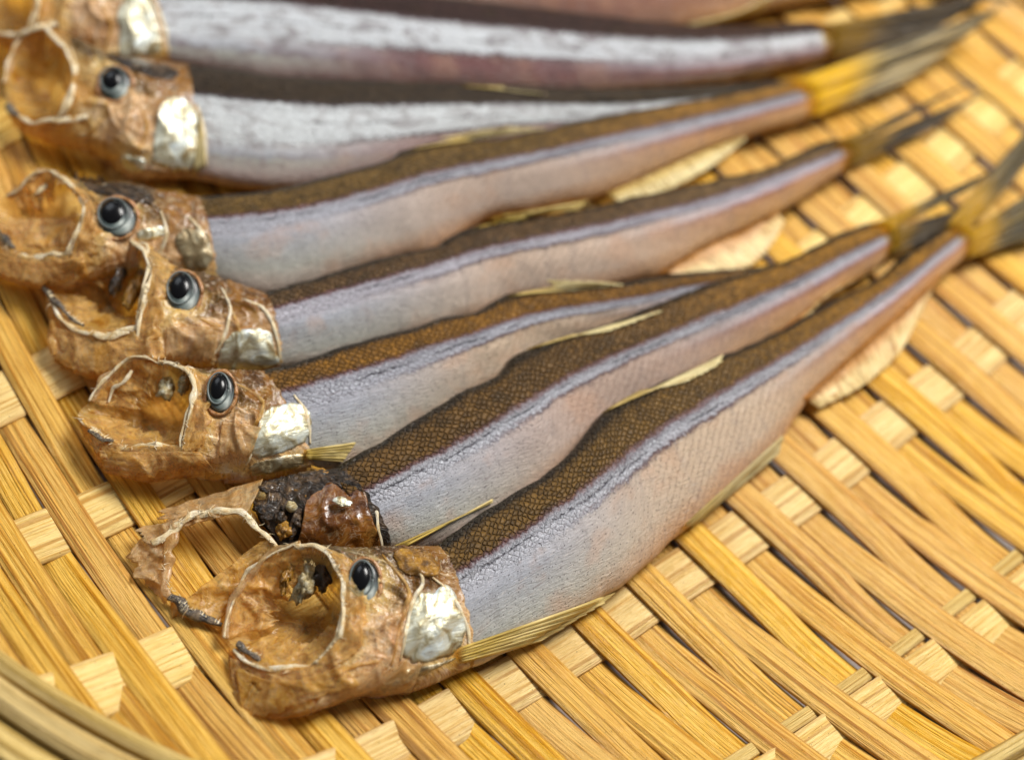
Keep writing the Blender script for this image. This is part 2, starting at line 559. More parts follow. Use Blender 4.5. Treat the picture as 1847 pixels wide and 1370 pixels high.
def skin_mat(name, stops, trans=0.25, clear=0.12, rough=0.34, sc=1.0, line=srgb(178, 114, 42), bumpk=0.55, regions=False, hl=1.0):
    """dried translucent skin; with regions, uv (0..1 mouth to gill, 0..1 back to throat) places the natural colours of the face"""
    g = G(name)
    mm = g.mapv(g.uv('mm'), scale=(sc, sc, 1))
    rn = g.m('MULTIPLY', g.objrand(), 20.0)
    x, y, _ = g.sep(mm)
    p = g.comb(g.m('ADD', x, rn), y, rn)
    a = g.noise(p, 0.20, 4, 0.55, 1.6)
    bfib = g.noise(g.mapv(p, scale=(0.22, 1.1, 1), rot=(0, 0, 0.5)), 0.8, 4, 0.65, 1.0)
    fine = g.noise(p, 1.1, 4, 0.6, 0.5)
    col = g.ramp(a, stops)
    if regions:
        S, T, _ = g.sep(g.uv('uv'))
        S = g.m('ADD', S, g.m('MULTIPLY', g.m('SUBTRACT', a, 0.5), 0.35))
        T = g.m('ADD', T, g.m('MULTIPLY', g.m('SUBTRACT', bfib, 0.5), 0.22))
        cheek = g.m('MULTIPLY', g.m('MULTIPLY', g.mr(S, 0.22, 0.42), g.mr(T, 0.28, 0.42)), g.mr(T, 0.78, 0.64))
        pink = g.ramp(fine, [(0.3, srgb(214, 152, 112)), (0.5, srgb(232, 184, 146)), (0.7, srgb(240, 214, 186))])
        col = g.mix(g.m('MULTIPLY', cheek, 0.62), col, pink)
        thr = g.m('MULTIPLY', g.mr(S, 0.50, 0.70), g.mr(T, 0.76, 0.88))
        col = g.mix(g.m('MULTIPLY', thr, 0.75), col, g.ramp(bfib, [(0.35, srgb(104, 58, 52)), (0.5, srgb(166, 112, 100)), (0.65, srgb(206, 176, 166))]))
        nape = g.m('MULTIPLY', g.mr(T, 0.42, 0.33), g.mr(S, 0.42, 0.58))
        col = g.mix(nape, col, g.ramp(fine, [(0.32, srgb(50, 34, 10)), (0.5, srgb(112, 78, 22)), (0.68, srgb(152, 110, 34))]))
        top = g.m('MULTIPLY', g.mr(T, 0.22, 0.12), g.mr(S, 0.05, 0.15))
        col = g.mix(g.m('MULTIPLY', top, 0.85), col, g.ramp(fine, [(0.35, srgb(30, 22, 12)), (0.6, srgb(86, 62, 28))]))
        back = g.m('MULTIPLY', g.mr(S, 0.62, 0.76), g.mr(T, 0.60, 0.46))
        col = g.mix(g.m('MULTIPLY', back, 0.7), col, g.ramp(a, [(0.35, srgb(84, 48, 12)), (0.55, srgb(158, 104, 30)), (0.7, srgb(190, 140, 70))]))
        blot = g.m('MULTIPLY', g.mr(fine, 0.56, 0.66), g.mr(S, 0.05, 0.2))
        col = g.mix(g.m('MULTIPLY', blot, 0.45), col, srgb(232, 212, 196))
        red = g.mr(g.noise(p, 0.5, 3, 0.6, 2.0), 0.60, 0.70)
        col = g.mix(g.m('MULTIPLY', red, 0.6), col, srgb(126, 56, 26))
        dotm = g.mr(g.vor(g.comb(x, y), 0.8, 'F1', 1.0)[0], 0.10, 0.05)
        col = g.mix(g.m('MULTIPLY', dotm, 0.5), col, srgb(60, 36, 20))
    col = g.mix(g.m('MULTIPLY', g.mr(bfib, 0.42, 0.30), 0.6), col, line)
    col = g.mix(g.m('MULTIPLY', g.mr(bfib, 0.60, 0.72), 0.5 * hl), col, srgb(240, 218, 170))  # highlights painted pale along the fibre ridges
    col = g.mix(g.m('MULTIPLY', g.mr(fine, 0.44, 0.32), 0.35), col, line)
    cre = g.mr(g.m('ABSOLUTE', g.m('SUBTRACT', bfib, 0.5)), 0.022, 0.004)
    hl_line = g.mr(g.m('ABSOLUTE', g.m('SUBTRACT', a, 0.47)), 0.012, 0.002)
    col = g.mix(g.m('MULTIPLY', cre, 0.40), col, line)
    col = g.mix(g.m('MULTIPLY', hl_line, 0.55 * hl), col, srgb(246, 228, 186))  # thin cream highlight lines painted into the skin colour
    h = g.m('ADD', g.m('MULTIPLY', a, 0.6), g.m('ADD', g.m('MULTIPLY', g.m('SUBTRACT', bfib, g.m('MULTIPLY', cre, 0.25)), 0.8), g.m('MULTIPLY', fine, 0.15)))
    nrm = g.bump(h, bumpk, 0.0009)
    s = g.bsdf(Base_Color=col, Roughness=rough, Normal=nrm, Coat_Weight=0.3, Coat_Roughness=0.16)
    if trans:
        s = g.mixs(trans, s, g.sh('ShaderNodeBsdfTranslucent', Color=col, Normal=nrm))
    if regions:
        film = g.m('MULTIPLY', g.m('MAXIMUM', g.mr(S, 0.34, 0.12), g.m('MULTIPLY', g.mr(T, 0.66, 0.80), g.mr(S, 0.55, 0.35))), 0.62)
        s = g.mixs(film, s, g.sh('ShaderNodeBsdfTransparent', Color=g.mix(0.35, col, (1, 1, 1, 1))))
    if clear:
        s = g.mixs(g.mr(a, 0.36, 0.62, clear * 0.5, min(0.9, clear * 1.7)), s, g.sh('ShaderNodeBsdfTransparent', Color=g.mix(0.55, col, (1, 1, 1, 1))))
    return g.done(s)


M_HEAD = skin_mat('head_skin', [(0.30, srgb(208, 152, 62)), (0.45, srgb(240, 198, 112)), (0.58, srgb(248, 214, 140)), (0.72, srgb(250, 230, 184))], 0.32, 0.0, 0.3, regions=True)
M_SOCKET = skin_mat('eye_socket', [(0.3, srgb(120, 74, 30)), (0.5, srgb(178, 122, 66)), (0.7, srgb(206, 150, 108))], 0.1, 0.0, 0.35, 1.5)
M_CHIN = skin_mat('jaw_membrane', [(0.30, srgb(234, 182, 86)), (0.5, srgb(248, 214, 138)), (0.7, srgb(252, 234, 188))], 0.45, 0.45, 0.26)
M_PALE = skin_mat('pale_membrane', [(0.30, srgb(216, 168, 96)), (0.5, srgb(236, 206, 150)), (0.7, srgb(244, 228, 194))], 0.45, 0.36, 0.28)
M_FILM = skin_mat('thin_film', [(0.30, srgb(240, 186, 84)), (0.5, srgb(250, 216, 136)), (0.7, srgb(248, 226, 170))], 0.5, 0.5, 0.25)
M_MOUTH = skin_mat('mouth_lining', [(0.30, srgb(204, 146, 50)), (0.43, srgb(240, 200, 104)), (0.56, srgb(250, 220, 142)), (0.72, srgb(252, 234, 186))], 0.5, 0.42, 0.28, line=srgb(180, 104, 28))
M_BONE = skin_mat('jaw_bone', [(0.3, srgb(232, 196, 134)), (0.5, srgb(246, 228, 186)), (0.7, srgb(250, 240, 218))], 0.15, 0.0, 0.36, 2.0, srgb(206, 160, 92))
M_BLACK = skin_mat('jaw_tip', [(0.3, srgb(34, 28, 28)), (0.5, srgb(72, 62, 56)), (0.75, srgb(160, 136, 104))], 0.0, 0.0, 0.5, 3.0, srgb(30, 24, 22))
M_DARK = skin_mat('dark_flesh', [(0.32, srgb(20, 14, 10)), (0.46, srgb(48, 34, 22)), (0.58, srgb(80, 58, 36)), (0.72, srgb(132, 108, 78))], 0.0, 0.0, 0.34, 2.2, srgb(18, 12, 10), 0.8, hl=0.08)
M_NAPE = skin_mat('nape_skin', [(0.3, srgb(84, 54, 12)), (0.5, srgb(156, 108, 20)), (0.7, srgb(186, 140, 50))], 0.1, 0.0, 0.36, 1.5, srgb(70, 42, 10), hl=0.2)
M_PALATE = skin_mat('palate_flesh', [(0.3, srgb(140, 110, 60)), (0.5, srgb(186, 170, 124)), (0.7, srgb(212, 210, 192))], 0.15, 0.0, 0.36, 2.0, srgb(120, 84, 40))


def silver_mat(name, stops, metal=0.45, rough=0.36):
    g = G(name)
    mm = g.uv('mm')
    a = g.noise(mm, 0.35, 4, 0.6, 1.0)
    b = g.noise(g.mapv(mm, scale=(0.5, 2.6, 1), rot=(0, 0, 0.5)), 0.8, 4, 0.7)
    col = g.ramp(a, stops)
    col = g.mix(g.m('MULTIPLY', g.mr(b, 0.40, 0.28), 0.6), col, srgb(126, 92, 58))
    nrm = g.bump(g.m('ADD', a, g.m('MULTIPLY', b, 0.35)), 0.6, 0.0006)
    return g.done(g.bsdf(Base_Color=col, Roughness=rough, Metallic=metal, Normal=nrm, Coat_Weight=0.4, Coat_Roughness=0.15))


M_SILVER = silver_mat('gill_silver', [(0.32, srgb(140, 116, 74)), (0.43, srgb(186, 178, 146)), (0.54, srgb(214, 214, 196)), (0.68, srgb(222, 232, 232))])
M_SILVER_D = silver_mat('gill_silver_dull', [(0.30, srgb(84, 66, 40)), (0.45, srgb(140, 122, 88)), (0.6, srgb(186, 176, 146)), (0.75, srgb(214, 208, 190))])

g = G('eye_iris')
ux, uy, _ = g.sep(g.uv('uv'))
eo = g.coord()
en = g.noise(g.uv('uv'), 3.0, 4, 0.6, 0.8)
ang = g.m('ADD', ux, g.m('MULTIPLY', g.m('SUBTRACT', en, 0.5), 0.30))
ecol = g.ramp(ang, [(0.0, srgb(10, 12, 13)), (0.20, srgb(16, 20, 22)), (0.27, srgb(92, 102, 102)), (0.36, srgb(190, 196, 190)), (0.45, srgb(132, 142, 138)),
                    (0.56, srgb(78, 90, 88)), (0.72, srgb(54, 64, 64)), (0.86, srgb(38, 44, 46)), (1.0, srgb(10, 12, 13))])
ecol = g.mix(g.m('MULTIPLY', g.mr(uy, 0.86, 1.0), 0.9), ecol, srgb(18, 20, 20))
M_IRIS = g.done(g.bsdf(Base_Color=ecol, Roughness=0.4, Coat_Weight=0.25, Coat_Roughness=0.15, Normal=g.bump(en, 0.4, 0.0004)))
g = G('eye_pupil')
M_PUPIL = g.done(g.bsdf(Base_Color=(0.004, 0.004, 0.005, 1), Roughness=0.22, Specular_IOR_Level=0.3))


def fin_mat(name, root, tip, streak, dark=0.0, clear=0.18):
    """uv x: along the base 0..1 (rays vary), y: base -> tip"""
    g = G(name)
    x, y, _ = g.sep(g.uv('uv'))
    rn = g.m('MULTIPLY', g.objrand(), 31.0)
    rays = g.noise(g.comb(g.m('ADD', g.m('MULTIPLY', x, 17.0), rn), g.m('MULTIPLY', y, 1.2), rn), 1.0, 3, 0.6)
    fine = g.noise(g.comb(g.m('ADD', g.m('MULTIPLY', x, 38.0), rn), g.m('MULTIPLY', y, 2.0), rn), 1.0, 2, 0.6)
    col = g.mix(g.mr(y, 0.22, 0.6), root, tip)
    col = g.mix(g.m('MULTIPLY', g.mr(fine, 0.47, 0.36), 0.7), col, streak)
    if dark:
        dm = g.m('MULTIPLY', g.mr(rays, 0.54, 0.47), g.mr(y, 0.28, 0.5))
        col = g.mix(g.m('MULTIPLY', dm, dark), col, srgb(26, 24, 20))
    nrm = g.bump(g.m('ADD', rays, g.m('MULTIPLY', fine, 0.7)), 0.9, 0.0005)
    s = g.bsdf(Base_Color=col, Roughness=0.42, Normal=nrm)
    s = g.mixs(0.3, s, g.sh('ShaderNodeBsdfTranslucent', Color=col, Normal=nrm))
    if True:
        r1_ = 0.11 if dark else 0.10
        rootm = g.m('MULTIPLY', g.mr(g.m('ADD', y, g.m('MULTIPLY', g.m('SUBTRACT', fine, 0.5), 0.14)), r1_, 0.02), 0.95)
        s = g.mixs(rootm, s, g.sh('ShaderNodeBsdfTransparent', Color=(1, 0.95, 0.8, 1)))
    if clear:
        s = g.mixs(g.m('MULTIPLY', g.mr(rays, 0.45, 0.6), clear), s, g.sh('ShaderNodeBsdfTransparent', Color=(1, 0.93, 0.78, 1)))
    return g.done(s)


M_FIN = fin_mat('fin_pale', srgb(230, 202, 124), srgb(246, 230, 174), srgb(186, 148, 66))
M_FINY = fin_mat('fin_yellow', srgb(236, 204, 104), srgb(246, 222, 146), srgb(190, 162, 50))
M_FINO = fin_mat('fin_orange', srgb(222, 172, 110), srgb(246, 224, 164), srgb(190, 134, 66))
M_TAILF = fin_mat('tail_yellow', srgb(206, 156, 4), srgb(128, 108, 56), srgb(84, 66, 4), 0.92, 0.12)
M_TAILB = fin_mat('tail_bright', srgb(250, 200, 0), srgb(220, 200, 150), srgb(196, 142, 0), 0.85, 0.10)
M_TAILD = fin_mat('tail_dark', srgb(150, 112, 6), srgb(110, 92, 66), srgb(60, 46, 8), 0.95, 0.10)


# ------------------------------------------------------------------ fish builder
class Fish:
    pass


def tube(name, pts, radii, mat, parent, flat=1.0, nseg=10, wob=0.0, seed=0.0, kind=None):
    P = np.asarray(pts, float)
    n = len(P)
    T = np.gradient(P, axis=0)
    T /= np.linalg.norm(T, axis=1)[:, None] + 1e-12
    V, U = [], []
    L = np.r_[0, np.cumsum(np.linalg.norm(np.diff(P, axis=0), axis=1))] * 1000
    for k in range(n):
        s = np.cross(T[k], [0.1, -0.3, 1.0])
        s /= np.linalg.norm(s)
        b = np.cross(s, T[k])
        rr = radii[k] * (1 + wob * nz(L[k] * 0.5, seed, 3.3))
        off = np.array([nz(L[k] * 0.35, seed, c * 9.1) for c in range(3)]) * wob * radii[k] * 1.2
        for a in range(nseg):
            th = 2 * math.pi * a / nseg
            V.append(P[k] + off + s * (rr * math.cos(th)) + b * (rr * flat * math.sin(th)))
            U.append((L[k], a * 0.3))
    F = grid_faces(n, nseg, wrap=True)
    F.append(tuple(range(nseg - 1, -1, -1)))
    F.append(tuple((n - 1) * nseg + a for a in range(nseg)))
    return mesh_obj(name, V, F, mat, parent, uv=U, uv2=U)


def sheet(name, Gd, mat, parent, uv=None, thick=0.00025, both=True):
    """grid (nr,nc,3) made into a thin closed sheet"""
    nr, nc = Gd.shape[:2]
    du = np.gradient(Gd, axis=0)
    dv = np.gradient(Gd, axis=1)
    N = np.cross(du, dv)
    N /= np.linalg.norm(N, axis=2)[:, :, None] + 1e-12
    A = (Gd + N * thick / 2).reshape(-1, 3)
    B = (Gd - N * thick / 2).reshape(-1, 3)
    n = nr * nc
    F = grid_faces(nr, nc)
    F += [tuple(x + n for x in reversed(f)) for f in grid_faces(nr, nc)]
    brd = [(0, j) for j in range(nc)] + [(i, nc - 1) for i in range(1, nr)] + [(nr - 1, j) for j in range(nc - 2, -1, -1)] + [(i, 0) for i in range(nr - 2, 0, -1)]
    ids = [i * nc + j for i, j in brd]
    for k in range(len(ids)):
        a, b = ids[k], ids[(k + 1) % len(ids)]
        F.append((b, a, a + n, b + n))
    if uv is None:
        uu = np.stack(np.meshgrid(np.linspace(0, 1, nr), np.linspace(0, 1, nc), indexing='ij'), 2)
    else:
        uu = uv
    lu = np.cumsum(np.r_[0, np.linalg.norm(np.diff(Gd.mean(1), axis=0), axis=1)]) * 1000
    lv = np.cumsum(np.r_[0, np.linalg.norm(np.diff(Gd.mean(0), axis=0), axis=1)]) * 1000
    mm = np.stack(np.meshgrid(lu, lv, indexing='ij'), 2)
    uu = np.vstack([uu.reshape(-1, 2)] * 2)
    mm = np.vstack([mm.reshape(-1, 2)] * 2)
    return mesh_obj(name, np.vstack([A, B]), F, mat, parent, uv=uu, uv2=mm)


def body_sections(f, n=200, m_=56):
    D = spline(f.dorsal, n)
    Vv = spline(f.ventral, n)
    zd = np.interp(np.linspace(0, 1, n), f.zs, f.zd)
    zv = np.interp(np.linspace(0, 1, n), f.zs, f.zv)
    dw = np.array([W(D[k, 0], D[k, 1], zd[k]) for k in range(n)])
    vw = np.array([W(Vv[k, 0], Vv[k, 1], zv[k]) for k in range(n)])
    C = (dw + vw) / 2
    Tn = np.gradient(C, axis=0)
    Tn /= np.linalg.norm(Tn, axis=1)[:, None]
    A = (dw - vw) / 2
    h = np.linalg.norm(A, axis=1)
    Nn = np.cross(Tn, A)
    Nn /= np.linalg.norm(Nn, axis=1)[:, None]
    Nn[Nn[:, 2] < 0] *= -1
    s = np.linspace(0, 1, n)
    b = np.minimum(f.thick / 1000 * np.interp(s, [0, 0.15, 0.4, 0.7, 0.9, 1.0], [0.92, 1.0, 1.0, 0.82, 0.66, 0.6]), h * 0.8)
    return C, A, Nn, b, Tn, h, s


def make_body(f):
    n, m_ = f.nb, 60
    C, A, Nn, b, Tn, h, s = body_sections(f, n)
    L = np.r_[0, np.cumsum(np.linalg.norm(np.diff(C, axis=0), axis=1))] * 1000
    def low(P, w):
        k_ = np.exp(-0.5 * (np.arange(-3 * w, 3 * w + 1) / w) ** 2)
        k_ /= k_.sum()
        Q = np.vstack([2 * P[0] - P[3 * w:0:-1], P, 2 * P[-1] - P[-2:-3 * w - 2:-1]])
        return np.stack([np.convolve(Q[:, c], k_, 'valid') for c in range(3)], 1)
    ds, vs_ = low(C + A, n // 13), low(C - A, n // 13)
    ax = vs_ - ds
    ax2 = (ax * ax).sum(1)
    V, U, MM = [], [], []
    for k in range(n):
        cap = 1.0
        if s[k] > 0.94:
            q = (s[k] - 0.94) / 0.06
            cap = math.sqrt(max(0.0, 1 - (q * 0.985) ** 2.0))
        for a in range(m_):
            th = 2 * math.pi * a / m_
            ca, sa = math.cos(th), math.sin(th)
            # flattened oval, keeled back and belly
            e = 0.86
            x = math.copysign(abs(ca) ** 0.95, ca)
            y = math.copysign(abs(sa) ** e, sa)
            bb = b[k] * (1.0 if sa > 0 else 0.75)
            p = C[k] + A[k] * x * (0.45 + 0.55 * cap if s[k] > 0.94 else 1) + Nn[k] * y * bb * cap
            if sa > -0.2:
                q = L[k]
                d = 0.28 * nz(q * 0.11 + f.seed * 10, x * 2.0, f.seed) + 0.10 * nz(q * 0.5, x * 6, f.seed + 4)
                # shallow groove of the lateral line and shrunken flank below it
                d -= 0.22 * math.exp(-((x - 0.12) / 0.07) ** 2)
                d -= 0.25 * math.exp(-((x + 0.45) / 0.30) ** 2) * (0.6 + 0.6 * nz(q * 0.07, 3.3, f.seed))
                # uneven dried back edge and belly edge
                p = p + Nn[k] * d / 1000 * cap * (1 if sa > 0 else 0.5)
                ed = abs(x) ** 6
                p = p + (A[k] / h[k]) * ed * 0.30 / 1000 * nz(q * 0.25, 7 + math.copysign(3, x), f.seed)
            p[2] = max(p[2], 0.0012)
            V.append(p)
            vn_ = float(((C[k] + A[k] * x) - ds[k]) @ ax[k] / ax2[k])
            e0 = (1 - x) / 2
            wq = min(1.0, min(e0, 1 - e0) * 7)
            vv = min(1.0, max(0.0, vn_ * wq + e0 * (1 - wq)))
            U.append((s[k], vv))
            MM.append((L[k], (1 - x) / 2 * h[k] * 2000 * (1 if sa >= 0 else 1)))
    F = grid_faces(n, m_, wrap=True)
    F.append(tuple(range(m_ - 1, -1, -1)))
    F.append(tuple((n - 1) * m_ + a for a in range(m_)))
    f.top0 = np.array([V[a] for a in range(0, m_ // 2 + 1)])           # dorsal -> ventral over the visible side
    f.low0 = np.array([V[(m_ - a) % m_] for a in range(0, m_ // 2 + 1)])
    f.m_ = m_
    f.bodyV, f.bodyF = np.array(V), [tuple(x) for x in F]
    return mesh_obj('body', V, F, f.mat, f.root, uv=U, uv2=MM)


def coons(Lb, Rb, Tb, Bb):
    """Lb,Rb (nt,3) top->bottom; Tb,Bb (ns,3) left->right -> (ns,nt,3)"""
    nt, ns = len(Lb), len(Tb)
    t = np.linspace(0, 1, nt)[None, :, None]
    s = np.linspace(0, 1, ns)[:, None, None]
    return ((1 - s) * Lb[None] + s * Rb[None] + (1 - t) * Tb[:, None] + t * Bb[:, None]
            - ((1 - s) * (1 - t) * Lb[0] + (1 - s) * t * Lb[-1] + s * (1 - t) * Rb[0] + s * t * Rb[-1]))


def wpts(lst, n):
    """list of (px,py,z) -> n world points"""
    q = spline(lst, n)
    return np.array([W(*p) for p in q])


def make_head(f):
    hd = f.head
    ns, nt = 130, 110
    Lb = wpts(hd['arc'], nt)
    Tb = wpts([hd['arc'][0]] + hd['nape'], ns)
    Tb = Tb + (np.linspace(0, 1, ns) ** 3)[:, None] * (f.top0[0] - Tb[-1])
    Bb = wpts([hd['arc'][-1]] + hd['chin'], ns)
    k = np.linspace(0, 1, nt)
    src = np.linspace(0, 1, len(f.top0))
    Rb = np.stack([np.interp(k, src, f.top0[:, c]) for c in range(3)], 1)
    # gill edge bows back over the flank, lying on the body's own surface
    bg_ = f.bodyV.reshape(-1, f.m_, 3)
    for j in range(nt):
        st = 1 + hd.get('bow', 2) * math.sin(math.pi * k[j]) + 1.2 * nz(j * 0.2, f.seed, 5)
        q = k[j] * (f.m_ // 2)
        i0, a0 = int(st), min(int(q), f.m_ // 2 - 1)
        fi, fa = st - i0, q - a0
        p = ((1 - fi) * ((1 - fa) * bg_[i0, a0] + fa * bg_[i0, a0 + 1]) + fi * ((1 - fa) * bg_[i0 + 1, a0] + fa * bg_[i0 + 1, a0 + 1]))
        if 0 < j < nt - 1:
            Rb[j] = p + np.array([0, -0.00008, 0.00022])
    Rl = np.stack([np.interp(k, src, f.low0[:, c]) for c in range(3)], 1)
    Bb = Bb + (np.linspace(0, 1, ns) ** 3)[:, None] * (Rb[-1] - Bb[-1])
    for i in range(ns):
        e_ = math.sin(math.pi * i / (ns - 1)) ** 0.5
        Bb[i] += np.array([0.5, 0.7, 0.25]) / 1000 * e_ * (nz(i * 0.13, f.seed, 1) * 1.0 + nz(i * 0.45, f.seed, 2) * 0.45) * hd.get('rag', 1.0)
        Tb[i] += np.array([0.1, 0.5, 0.25]) / 1000 * e_ * (nz(i * 0.2, f.seed, 11) * 0.7 + nz(i * 0.6, f.seed, 12) * 0.4)
    Gt = coons(Lb, Rb, Tb, Bb)
    # relief: face plates, folds and crumples of dried skin
    S, T = np.meshgrid(np.linspace(0, 1, ns), np.linspace(0, 1, nt), indexing='ij')
    amp = np.sin(np.pi * T) ** 0.5 * np.minimum(1, (1 - S) * 6)
    sd = f.seed * 17
    for i in range(ns):
        for j in range(nt):
            x, y = Gt[i, j, 0] * 1000, Gt[i, j, 1] * 1000
            cr = hd.get('crumple', 1.0)
            wx, wy = x + 1.8 * nz(x * 0.15, y * 0.15, sd + 3), y + 1.8 * nz(x * 0.15, y * 0.15, sd + 9)
            r1 = (1 - 2 * abs(nz(wx * 0.15, wy * 0.15, sd))) ** 3
            r2 = (1 - 2 * abs(nz(wx * 0.36 + 5, wy * 0.36, sd))) ** 3
            r3 = (1 - 2 * abs(nz(wx * 0.85 + 5, wy * 0.85, sd))) ** 2
            w = 1.05 * r1 + 0.40 * r2 + 0.05 * r3 - 0.65 + 0.5 * nz(x * 0.1, y * 0.1, sd)
            w += (cr - 1) * (0.6 * nz(x * 0.6, y * 0.6, sd) + 0.3 * nz(x * 1.4, y * 1.4, sd))
            Gt[i, j, 2] += (w * cr + hd.get('bulge', 0.6) * math.sin(math.pi * T[i, j])) * amp[i, j] / 1000 * min(1, S[i, j] * 5 + 0.15)
    Ll = Lb.copy()
    Ll[:, 2] = 0.0016 + (Lb[:, 2] - 0.0016) * 0.25
    Gl = coons(Ll, Rl, Tb, Bb)
    Gl[:, :, 2] = np.maximum(np.minimum(Gl[:, :, 2], Gt[:, :, 2] - 0.0003), 0.0013)
    n = ns * nt
    Vv = np.vstack([Gt.reshape(-1, 3), Gl.reshape(-1, 3)])
    F = grid_faces(ns, nt) + [tuple(x + n for x in reversed(q)) for q in grid_faces(ns, nt)]
    for i in range(ns - 1):
        a, b = i * nt, (i + 1) * nt
        F.append((a, b, b + n, a + n))
        a, b = i * nt + nt - 1, (i + 1) * nt + nt - 1
        F.append((b, a, a + n, b + n))
    mm = np.stack([Vv[:, 0] * 1000, Vv[:, 1] * 1000], 1)
    uv = np.vstack([np.stack([S, T], 2).reshape(-1, 2)] * 2)
    f.headV, f.headF = Vv, F
    f.Gt = Gt
    o = mesh_obj('head', Vv, F, f.headmat, f.root, uv=uv, uv2=mm)
    return o


def surf_tree(f, parts=('body', 'head')):
    V = [tuple(v) for v in f.bodyV]
    F = list(f.bodyF)
    if hasattr(f, 'headV'):
        n = len(V)
        V += [tuple(v) for v in f.headV]
        F += [tuple(x + n for x in q) for q in f.headF]
    f.bvh = BVHTree.FromPolygons(V, F)


def drop(f, x, y, zdef=7.0):
    d = Vector(ray(x, y)).normalized()
    hit, nrm, _, _ = f.bvh.ray_cast(Vector(CAM), d, 2.0)
    if hit is None:
        return np.array(W(x, y, zdef)), np.array([0, 0, 1.0])
    nn = np.array(nrm)
    if nn[2] < 0:
        nn = -nn
    return np.array(hit), nn


def patch_on(f, name, quad, mat, lift=0.5, nu=26, wr=0.35, parent=None, power=3.2, jag=0.16):
    """rounded plate lying on the fish: quad = 4 photo corners (tl,tr,br,bl)"""
    q = np.asarray(quad, float)
    Gd = np.zeros((nu, nu, 3))
    for i, a in enumerate(np.linspace(-1, 1, nu)):
        for j, b in enumerate(np.linspace(-1, 1, nu)):
            # square -> squircle
            k = (abs(a) ** power + abs(b) ** power) ** (1 / power) if (a or b) else 1
            mx = max(abs(a), abs(b)) or 1
            th = math.atan2(b, a)
            jg = 1 + jag * (nz(math.cos(th) * 1.6, math.sin(th) * 1.6, f.seed + q[0][0]) + 0.6 * nz(math.cos(th) * 4.5, math.sin(th) * 4.5, q[0][1]))
            s_, t_ = (a * mx / k * jg + 1) / 2, (b * mx / k * jg + 1) / 2
            p = (1 - s_) * (1 - t_) * q[0] + s_ * (1 - t_) * q[1] + s_ * t_ * q[2] + (1 - s_) * t_ * q[3]
            h, nn = drop(f, p[0], p[1])
            e = 1 - max(abs(a), abs(b)) ** 4
            w = wr * (nz(p[0] * 0.035, p[1] * 0.035, f.seed) + 0.6 * nz(p[0] * 0.09, p[1] * 0.05, f.seed + 3))
            Gd[i, j] = h + np.array([0, -0.25, 0.97]) * (lift * (0.15 + 0.85 * e) + w * e) / 1000
    # gentle smoothing of the height
    for _ in range(2):
        z = Gd[:, :, 2]
        z[1:-1, 1:-1] = (z[1:-1, 1:-1] * 2 + z[:-2, 1:-1] + z[2:, 1:-1] + z[1:-1, :-2] + z[1:-1, 2:]) / 6
    return sheet(name, Gd, mat, parent or f.root, thick=0.00022)


def eye(f, cx, cy, rx, ry, ang=0.0, z=None, pup=(-0.14, -0.14, 0.68, 0.72)):
    c, _ = drop(f, cx, cy, 12)
    ca, sa = math.cos(ang), math.sin(ang)
    zz = c[2] * 1000 + 0.3
    c = np.array(W(cx, cy, zz))
    a1 = np.array(W(cx + rx * ca, cy + rx * sa, zz + 0.2)) - c
    a2 = np.array(W(cx - ry * sa, cy + ry * ca, zz - 0.9)) - c
    nn = np.cross(a1, a2)
    nn /= np.linalg.norm(nn)
    if nn[2] < 0:
        nn = -nn

    def dome(name, cc, s1, s2, h, mat, parent, skirt):
        V, U = [], []
        nr, na = 14, 48
        for r in range(nr):
            q = r / (nr - 1)
            for a in range(na):
                th = 2 * math.pi * a / na
                z_ = h * math.sqrt(max(0, 1 - q * q * 0.98)) - (skirt * max(0, q - 0.9) * 10)
                V.append(cc + (s1 * math.cos(th) + s2 * math.sin(th)) * q + nn * z_)
                # 0 = up, going clockwise
                U.append((((th + math.pi / 2) % (2 * math.pi)) / (2 * math.pi), q))
        F = grid_faces(nr, na, wrap=True)
        return mesh_obj(name, V, F, mat, parent, uv=U, uv2=U)
    # socket: fleshy ring round the eyeball
    th = np.linspace(0, 2 * math.pi, 50)
    ring = [c + (a1 * math.cos(t) + a2 * math.sin(t)) * 1.06 - nn * 0.0001 for t in th]
    tube('eye_socket', ring, [0.00034 + 0.00022 * nz(k * 0.25, f.seed) for k in range(50)], M_SOCKET, f.root, 0.9, 8, 0.3, f.seed)
    e = dome('eye', c, a1, a2, 0.0010, M_IRIS, f.root, 0.0012)
    pc = c + a1 * pup[0] + a2 * pup[1]
    pu = dome('pupil', pc, a1 * pup[2], a2 * pup[3], 0.00138, M_PUPIL, e, 0.0004)
    pu.location = (0, 0, 0)
    # thin raised iris rim round the pupil
    rim = [pc + (a1 * pup[2] * math.cos(t) + a2 * pup[3] * math.sin(t)) * 1.06 + nn * 0.0009 for t in th]
    ro = tube('iris_rim', rim, [0.00016] * 50, M_IRISRIM, e, 0.8, 8, 0.2, f.seed)
    ro.location = (0, 0, 0)
    return e


g = G('iris_rim')
M_IRISRIM = g.done(g.bsdf(Base_Color=srgb(96, 104, 102), Roughness=0.4))


